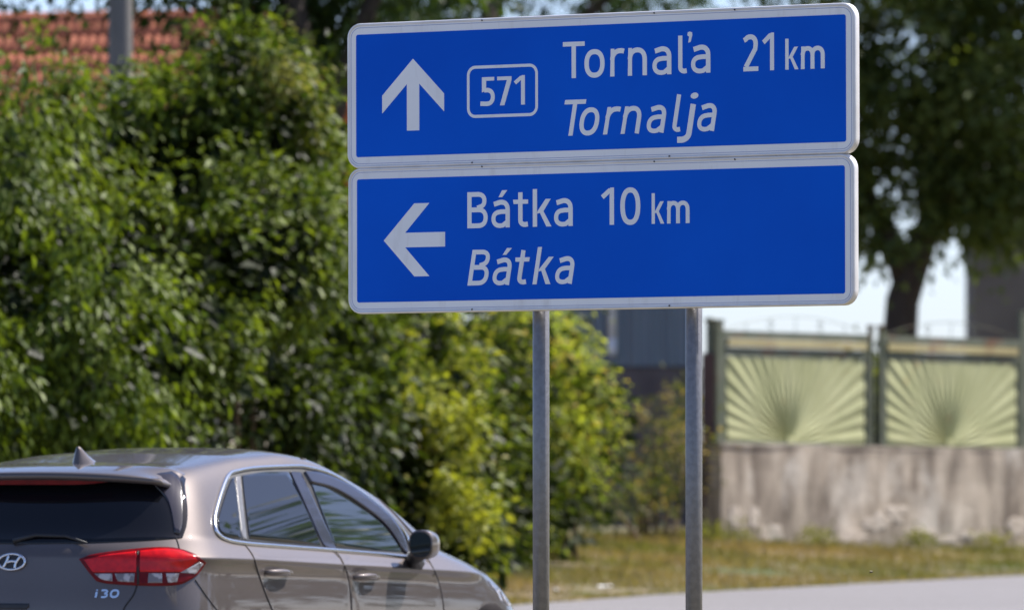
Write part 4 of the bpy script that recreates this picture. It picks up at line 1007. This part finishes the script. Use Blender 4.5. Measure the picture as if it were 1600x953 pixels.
b4 = [B(640, 600, 55.5, 110, 130, 120), B(600, 520, 56.5, 90, 70, 80), B(600, 740, 54.5, 110, 130, 110), B(690, 720, 55, 80, 130, 100), B(700, 840, 54.5, 60, 90, 70), B(650, 540, 56, 60, 70), B(740, 680, 55.2, 45, 70, 60)]
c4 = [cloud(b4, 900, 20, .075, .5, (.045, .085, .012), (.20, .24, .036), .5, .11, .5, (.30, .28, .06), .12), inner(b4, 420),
      cloud([B(715, 790, 53.9, 45, 70), B(740, 830, 53.9, 22, 40), B(690, 560, 55.0, 60, 60), B(640, 640, 54.2, 70, 60), B(720, 660, 54.2, 50, 50)], 110, 22, .07, .5, (.20, .235, .03), (.34, .34, .06), .4, .09, .7, hole_cut=.3)]
plant('spreading_shrub', gbase(670, 56), b4, c4, 'mid green shrub with pale yellowish shoot tips, between car and left sign pole', 'shrub', M['leaf'], group='shrubs behind the car')
b5 = [B(862, 620, 60, 60, 95, 90), B(914, 645, 60, 30, 50, 60), B(800, 560, 61, 90, 90, 100), B(840, 700, 59.5, 90, 90, 90), B(900, 700, 60, 50, 60, 50), B(862, 530, 60.5, 36, 28, 50)]
c5 = [inner(b5, 200), cloud(b5, 1000, 24, .055, .45, (.13, .20, .028), (.42, .45, .08), .8, .11, .55, (.52, .38, .09), .12, hole_cut=.2)]
plant('lime_shrub', gbase(860, 61), b5, c5, 'bright lime yellow shrub between the two sign poles', 'shrub', M['leafsoft'], group='shrubs behind the car')
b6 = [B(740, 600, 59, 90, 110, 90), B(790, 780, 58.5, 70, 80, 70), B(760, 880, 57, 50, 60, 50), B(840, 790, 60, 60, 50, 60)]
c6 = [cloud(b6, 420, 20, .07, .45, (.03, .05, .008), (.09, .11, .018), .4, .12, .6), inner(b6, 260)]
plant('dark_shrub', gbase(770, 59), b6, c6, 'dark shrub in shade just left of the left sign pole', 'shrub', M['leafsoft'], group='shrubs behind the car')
b7 = [B(1030, 720, 66, 75, 75, 90), B(985, 770, 65, 60, 50, 60), B(1070, 660, 67.5, 40, 60, 50), B(930, 790, 63, 60, 40, 60)]
c7 = [cloud(b7, 200, 20, .06, .4, (.045, .065, .015), (.12, .13, .04), .1, .12, .7, (.24, .18, .09), .22)]
plant('weedy_bush', gbase(1010, 66.5), b7, c7, 'low weedy bush with dry brown stalks beside the shed wall', 'bush', M['leafsoft'])
for px, py, h, wl in ((1000, 640, .9, 'second from the lime shrub, below the downpipe'), (1035, 610, 1.1, 'tallest of the stalks before the plinth'),
                      (1060, 690, .7, 'left of the right sign pole'), (960, 680, .8, 'nearest the lime shrub'), (1090, 720, .6, 'shortest, beside the gate post')):
    Y = 67.0; bs = gbase(px, Y); tp = at(px, py, Y)
    o = empty('dry_stalk', bs, label='dry tan weed stalk, ' + wl, cat='weed', group='dry weed stalks by the shed')
    tp = tp - bs; MB().tube(open3([Vector((0, 0, -.05)), tp * .5 + Vector((.05, 0, 0)), tp]), .005, 5).build('stem', M['twig'], o, True)
    arr = merge([cloud([(Vector(tp), (.05, .05, .14))], 7, 16, .035, .5, (.20, .15, .07), (.32, .25, .12), .1, .045, .9)])
    link_mesh('seed_head', leaves_mesh('seed_head', *arr), M['leafsoft'], o)['kind'] = 'stuff'
b8 = [B(1368, 640, 74, 60, 85, 70), B(1480, 660, 75, 90, 60, 80)]
plant('garden_bush', gbase(1400, 74.5), b8, [inner(b8, 200), cloud(b8, 500, 20, .07, .5, (.06, .09, .015), (.17, .19, .03), .2, .12, .6)], 'green garden bush seen through the gap between the sunburst panels', 'bush', M['leafsoft'])
for px, py, wl in ((1552, 842, 'greenest, at the foot of the wall below the second panel'), (1445, 842, 'low one below the left edge of the second panel'), (1275, 846, 'small one below the first panel'), (1150, 846, 'dry one at the left end of the wall'), (1100, 850, 'beside the right sign pole')):
    s0, _ = on_wall(px, py, .15); P = W0 + WD * s0 + WN * .15; P.z = ground_z(P.x, P.y)
    bw_ = [(P + Vector((0, 0, .07)), (.2, .12, .06))]
    plant('weed_tuft', P, bw_, [cloud(bw_, 16, 26, .05, .3, (.10, .115, .03), (.22, .215, .07), -.7, .06, .9, hole_cut=9)], 'green weed tuft, ' + wl, 'weed', M['leafsoft'], group='weed tufts along the wall base', stem_r=.004, nst=3)
# trees
DK1, DK2 = (.018, .038, .010), (.055, .090, .020)
def tree(name, base, trunk, blobs, n, leaf, label, cat='tree', group=None, c1=DK1, c2=DK2, per=20, crad=.22, shell=.6, droop=.3, aspect=.55, low=None):
    cl = [cloud(blobs, n, per, leaf, aspect, c1, c2, droop, crad, shell)]
    if low: cl.append(cloud(low, 60, per, leaf, aspect, c1, c2, droop, .16, .9, hole_cut=9))
    return plant(name, base, blobs, cl, label, cat, M['leaf'], trunk, group, foliage='crown')
Y = 59.5; bs = gbase(500, Y)
tp = lambda px, py, Y: at(px, py, Y)
tree('walnut_tree', bs, [([bs - Vector((0, 0, .2)), tp(505, 500, Y), tp(490, 200, Y), tp(440, -120, Y)], [.20, .16, .14, .06]), ([tp(495, 260, Y), tp(560, 60, Y), tp(640, -150, Y)], [.10, .08, .04]), ([tp(490, 200, Y), tp(380, 20, Y), tp(250, -120, Y - .5)], [.09, .07, .03])],
     [B(420, -150, Y, 330, 165, 300), B(250, -170, Y - .5, 200, 155, 220), B(500, 90, Y + .5, 55, 120, 90), B(600, -120, Y, 220, 150, 250), B(130, -95, Y, 70, 115, 100), B(250, -40, Y, 60, 70, 80), B(330, -20, Y, 90, 60, 100), B(460, -5, Y + .3, 100, 55, 100), B(340, 60, Y + .4, 45, 50, 60), B(120, -5, Y, 34, 44, 50), B(8, -8, Y, 22, 26, 40), B(70, -12, Y, 16, 26, 40), B(282, 40, Y + .3, 26, 48, 50), B(400, 70, Y + .5, 70, 70, 80), B(490, 60, Y + .5, 60, 80, 80), B(-110, -120, Y, 120, 118, 120)],
     1500, .10, 'dark spreading tree whose canopy hangs above the tile roof, left of the sign', group='trees behind the fence and shrubs')
Y = 84.0; bs = gbase(690, Y)
tree('broadleaf_tree', bs, [([bs - Vector((0, 0, .2)), tp(690, 500, Y), tp(720, 200, Y), tp(800, -100, Y)], [.24, .20, .17, .08]), ([tp(720, 220, Y), tp(900, 40, Y), tp(1050, -100, Y)], [.12, .09, .04]), ([tp(705, 350, Y), tp(620, 100, Y), tp(600, -80, Y)], [.12, .09, .04])],
     [B(800, -70, Y, 250, 130, 260), B(1020, -80, Y, 220, 140, 240), B(620, 40, Y, 130, 160, 180), B(850, 120, Y, 190, 110, 200), B(560, 180, Y, 80, 170, 120)],
     1100, .11, 'dark broadleaf tree rising behind the top edge of the sign', group='trees behind the fence and shrubs')
Y = 80.0; bs = gbase(1405, Y)
tree('leaning_tree', bs, [([bs - Vector((0, 0, .2)), tp(1404, 560, Y), tp(1410, 470, Y), tp(1440, 380, Y), tp(1480, 290, Y), tp(1530, 150, Y)], [.20, .195, .185, .165, .13, .06]),
                          ([tp(1450, 360, Y), tp(1440, 250, Y), tp(1420, 80, Y)], [.11, .09, .04]), ([tp(1413, 440, Y), tp(1396, 380, Y), tp(1368, 320, Y), tp(1310, 200, Y)], [.14, .12, .08, .04])],
     [B(1440, 60, Y, 200, 190, 240), B(1290, 90, Y, 130, 200, 180), B(1580, 160, Y, 170, 190, 200), B(1370, 270, Y, 80, 80, 120), B(1520, 290, Y, 100, 70, 120), B(1600, 350, Y, 90, 60, 100), B(1660, -40, Y, 200, 220, 240), B(1400, -130, Y, 240, 140, 260), B(1345, 345, Y, 34, 44, 60), B(1400, 335, Y - .3, 62, 48, 60), B(1365, 330, Y, 45, 50, 60), B(1420, 300, Y, 60, 60, 80), B(1390, 350, Y - .4, 50, 34, 50), B(1385, 300, Y - .4, 60, 50, 60), B(1360, 290, Y, 50, 60, 60)],
     2700, .12, 'dark tree with a leaning forked trunk behind the sunburst fence', group='trees behind the fence and shrubs', c1=(.03, .052, .014), c2=(.15, .19, .045), low=[B(1368, 290, Y - .2, 42, 50, 60), B(1425, 280, Y - .2, 40, 45, 60), B(1358, 360, Y, 18, 24, 40), B(1515, 305, Y, 36, 26, 60)])
# trees across the road to the right (seen mirrored in the car's side)
for k, (x, y, s) in enumerate(((26, 66, 2.7), (34, 62, 2.3), (40, 54, 2.8), (48, 68, 3.0), (31, 82, 3.0), (50, 42, 2.6), (60, 34, 2.9))):
    bs = Vector((x, y, ground_z(x, y))); C_ = bs + Vector((0, 0, 3.4 * s))
    tree('roadside_tree', bs, [([bs - Vector((0, 0, .2)), bs + Vector((.1, 0, 1.5 * s)), bs + Vector((.2, .1, 4.2 * s))], [.2 * s, .16 * s, .06 * s])],
         [(C_, (2.3 * s, 2.3 * s, 2.3 * s)), (C_ + Vector((1.4 * s, .2, -.9 * s)), (1.5 * s, 1.5 * s, 1.3 * s)), (C_ + Vector((-1.3 * s, -.3, -.8 * s)), (1.5 * s, 1.5 * s, 1.3 * s))],
         460, .5, 'round green roadside tree across the road, mirrored in the car windows', group='roadside trees across the road', c1=(.04, .08, .015), c2=(.10, .16, .03), crad=.7)

# ------------------------------------------------------------------ verge grass, scraps
def grass():
    n = 80000; t = rng.uniform(11, 42, n); l = -5.2 - 5.6 * rng.random(n) ** 1.0
    x = CO.x + t * HV[0] + l * RV[0]; y = CO.y + t * HV[1] + l * RV[1]
    den = np.array([noise.noise(Vector((a * .9, b * .9, 5))) for a, b in zip(t, l)])
    keep = (den + .35 * rng.random(n) > -.04) & (l < -5.32); t, l, x, y, den = t[keep], l[keep], x[keep], y[keep], den[keep]; n = len(t)
    z = np.array([gz(a, b) for a, b in zip(t, l)]) - .005
    pos = np.stack([x, y, z], 1); ax = rng.normal(size=(n, 3)) * .45; ax[:, 2] = 1
    far = np.clip((-l - 5.4) / 4.5, 0, 1)
    ln = (.03 + .05 * rng.random(n)) * (.6 + 1.2 * far + .8 * np.clip(den, 0, 1)); wd = .008 + .006 * rng.random(n)
    g = np.array([noise.noise(Vector((a * .55, b * .55, 11))) for a, b in zip(t, l)]); u = np.clip(.35 + g * 1.1 + .35 * (rng.random(n) - .5), 0, 1)[:, None]
    col = np.array((.30, .225, .115)) * (1 - u) + np.array((.125, .155, .03)) * u
    o = link_mesh('verge_grass', leaves_mesh('verge_grass', pos, ax, rng.normal(size=(n, 3)) + 1e-3, ln, wd, col), M['blade']); tag(o, 'dry patchy verge grass between road and wall', 'grass', kind='stuff')
grass()
def on_ground(px, py):
    r = ray(px, py); P = Vector((0, 0, CAM_Z)); lo, hi = 36., 120.
    for q in np.arange(44, 110, .1):
        A = P + r * (q / r.y)
        if A.z < ground_z(A.x, A.y): return Vector((A.x, A.y, ground_z(A.x, A.y)))
    return P + r * (60 / r.y)
def scrap(px, py, s):
    P = on_ground(px, py); k = 7; vs = []
    for i in range(k):
        for j in range(k): vs.append(((i / 6 - .5) * s, (j / 6 - .5) * s * .8, .012 + s * .22 * (noise.noise(Vector((i * .7 + px, j * .7, 1))) + .5)))
    fs = [(i * k + j, i * k + j + 1, (i + 1) * k + j + 1, (i + 1) * k + j) for i in range(k - 1) for j in range(k - 1)]
    o = MB().add(vs, fs).build('paper_scrap', M['paper']); o.location = P; m = o.modifiers.new('thick', 'SOLIDIFY'); m.thickness = .003
    return o
tag(scrap(945, 922, .11), 'crumpled white paper scrap on the verge near the road edge', 'litter')
for px, py, wl in ((915, 821, 'farthest from the road, under the lime shrub'), (972, 840, 'left one of the close pair between the poles'), (986, 840, 'right one of the close pair between the poles'),
                  (1120, 856, 'right of the right sign pole, near the wall'), (897, 863, 'midway up the verge right of the left pole'), (868, 928, 'nearest the road edge, by the left pole')):
    P = on_ground(px, py); bm = bmesh.new(); bmesh.ops.create_icosphere(bm, subdivisions=2, radius=.020)
    for v in bm.verts: v.co *= 1 + .25 * noise.noise(v.co * 40 + Vector((px, 0, 0))); v.co.z *= .8
    me = bpy.data.meshes.new('pebble'); bm.to_mesh(me); bm.free()
    o = link_mesh('pebble', me, M['stone'], None, True); o.location = P + Vector((0, 0, .03)); tag(o, 'pale pebble ' + wl, 'pebble', 'pale pebbles in the verge grass')
bee = empty('flying_bee', at(1361.5, 893.5, 30.0), R(20), label='tiny dark flying insect with pale wings before the verge', cat='insect')
MB().tube([(-.009, 0, -.002), (-.005, 0, -.0005), (0, 0, 0), (.004, 0, .001), (.008, 0, .002)], [.001, .0028, .0025, .0026, .0012], 8).build('body', M['bee'], bee, True)
for sg in (-1, 1): MB().add([(.002, 0, .003), (-.002, sg * .004, .005), (-.004, sg * .010, .006), (.002, sg * .010, .006), (.002, 0, .0034), (-.002, sg * .004, .0054), (-.004, sg * .010, .0064), (.002, sg * .010, .0064)], [(0, 1, 2, 3), (7, 6, 5, 4), (0, 4, 5, 1), (1, 5, 6, 2), (2, 6, 7, 3), (3, 7, 4, 0)]).build('wing', M['wing'], bee)
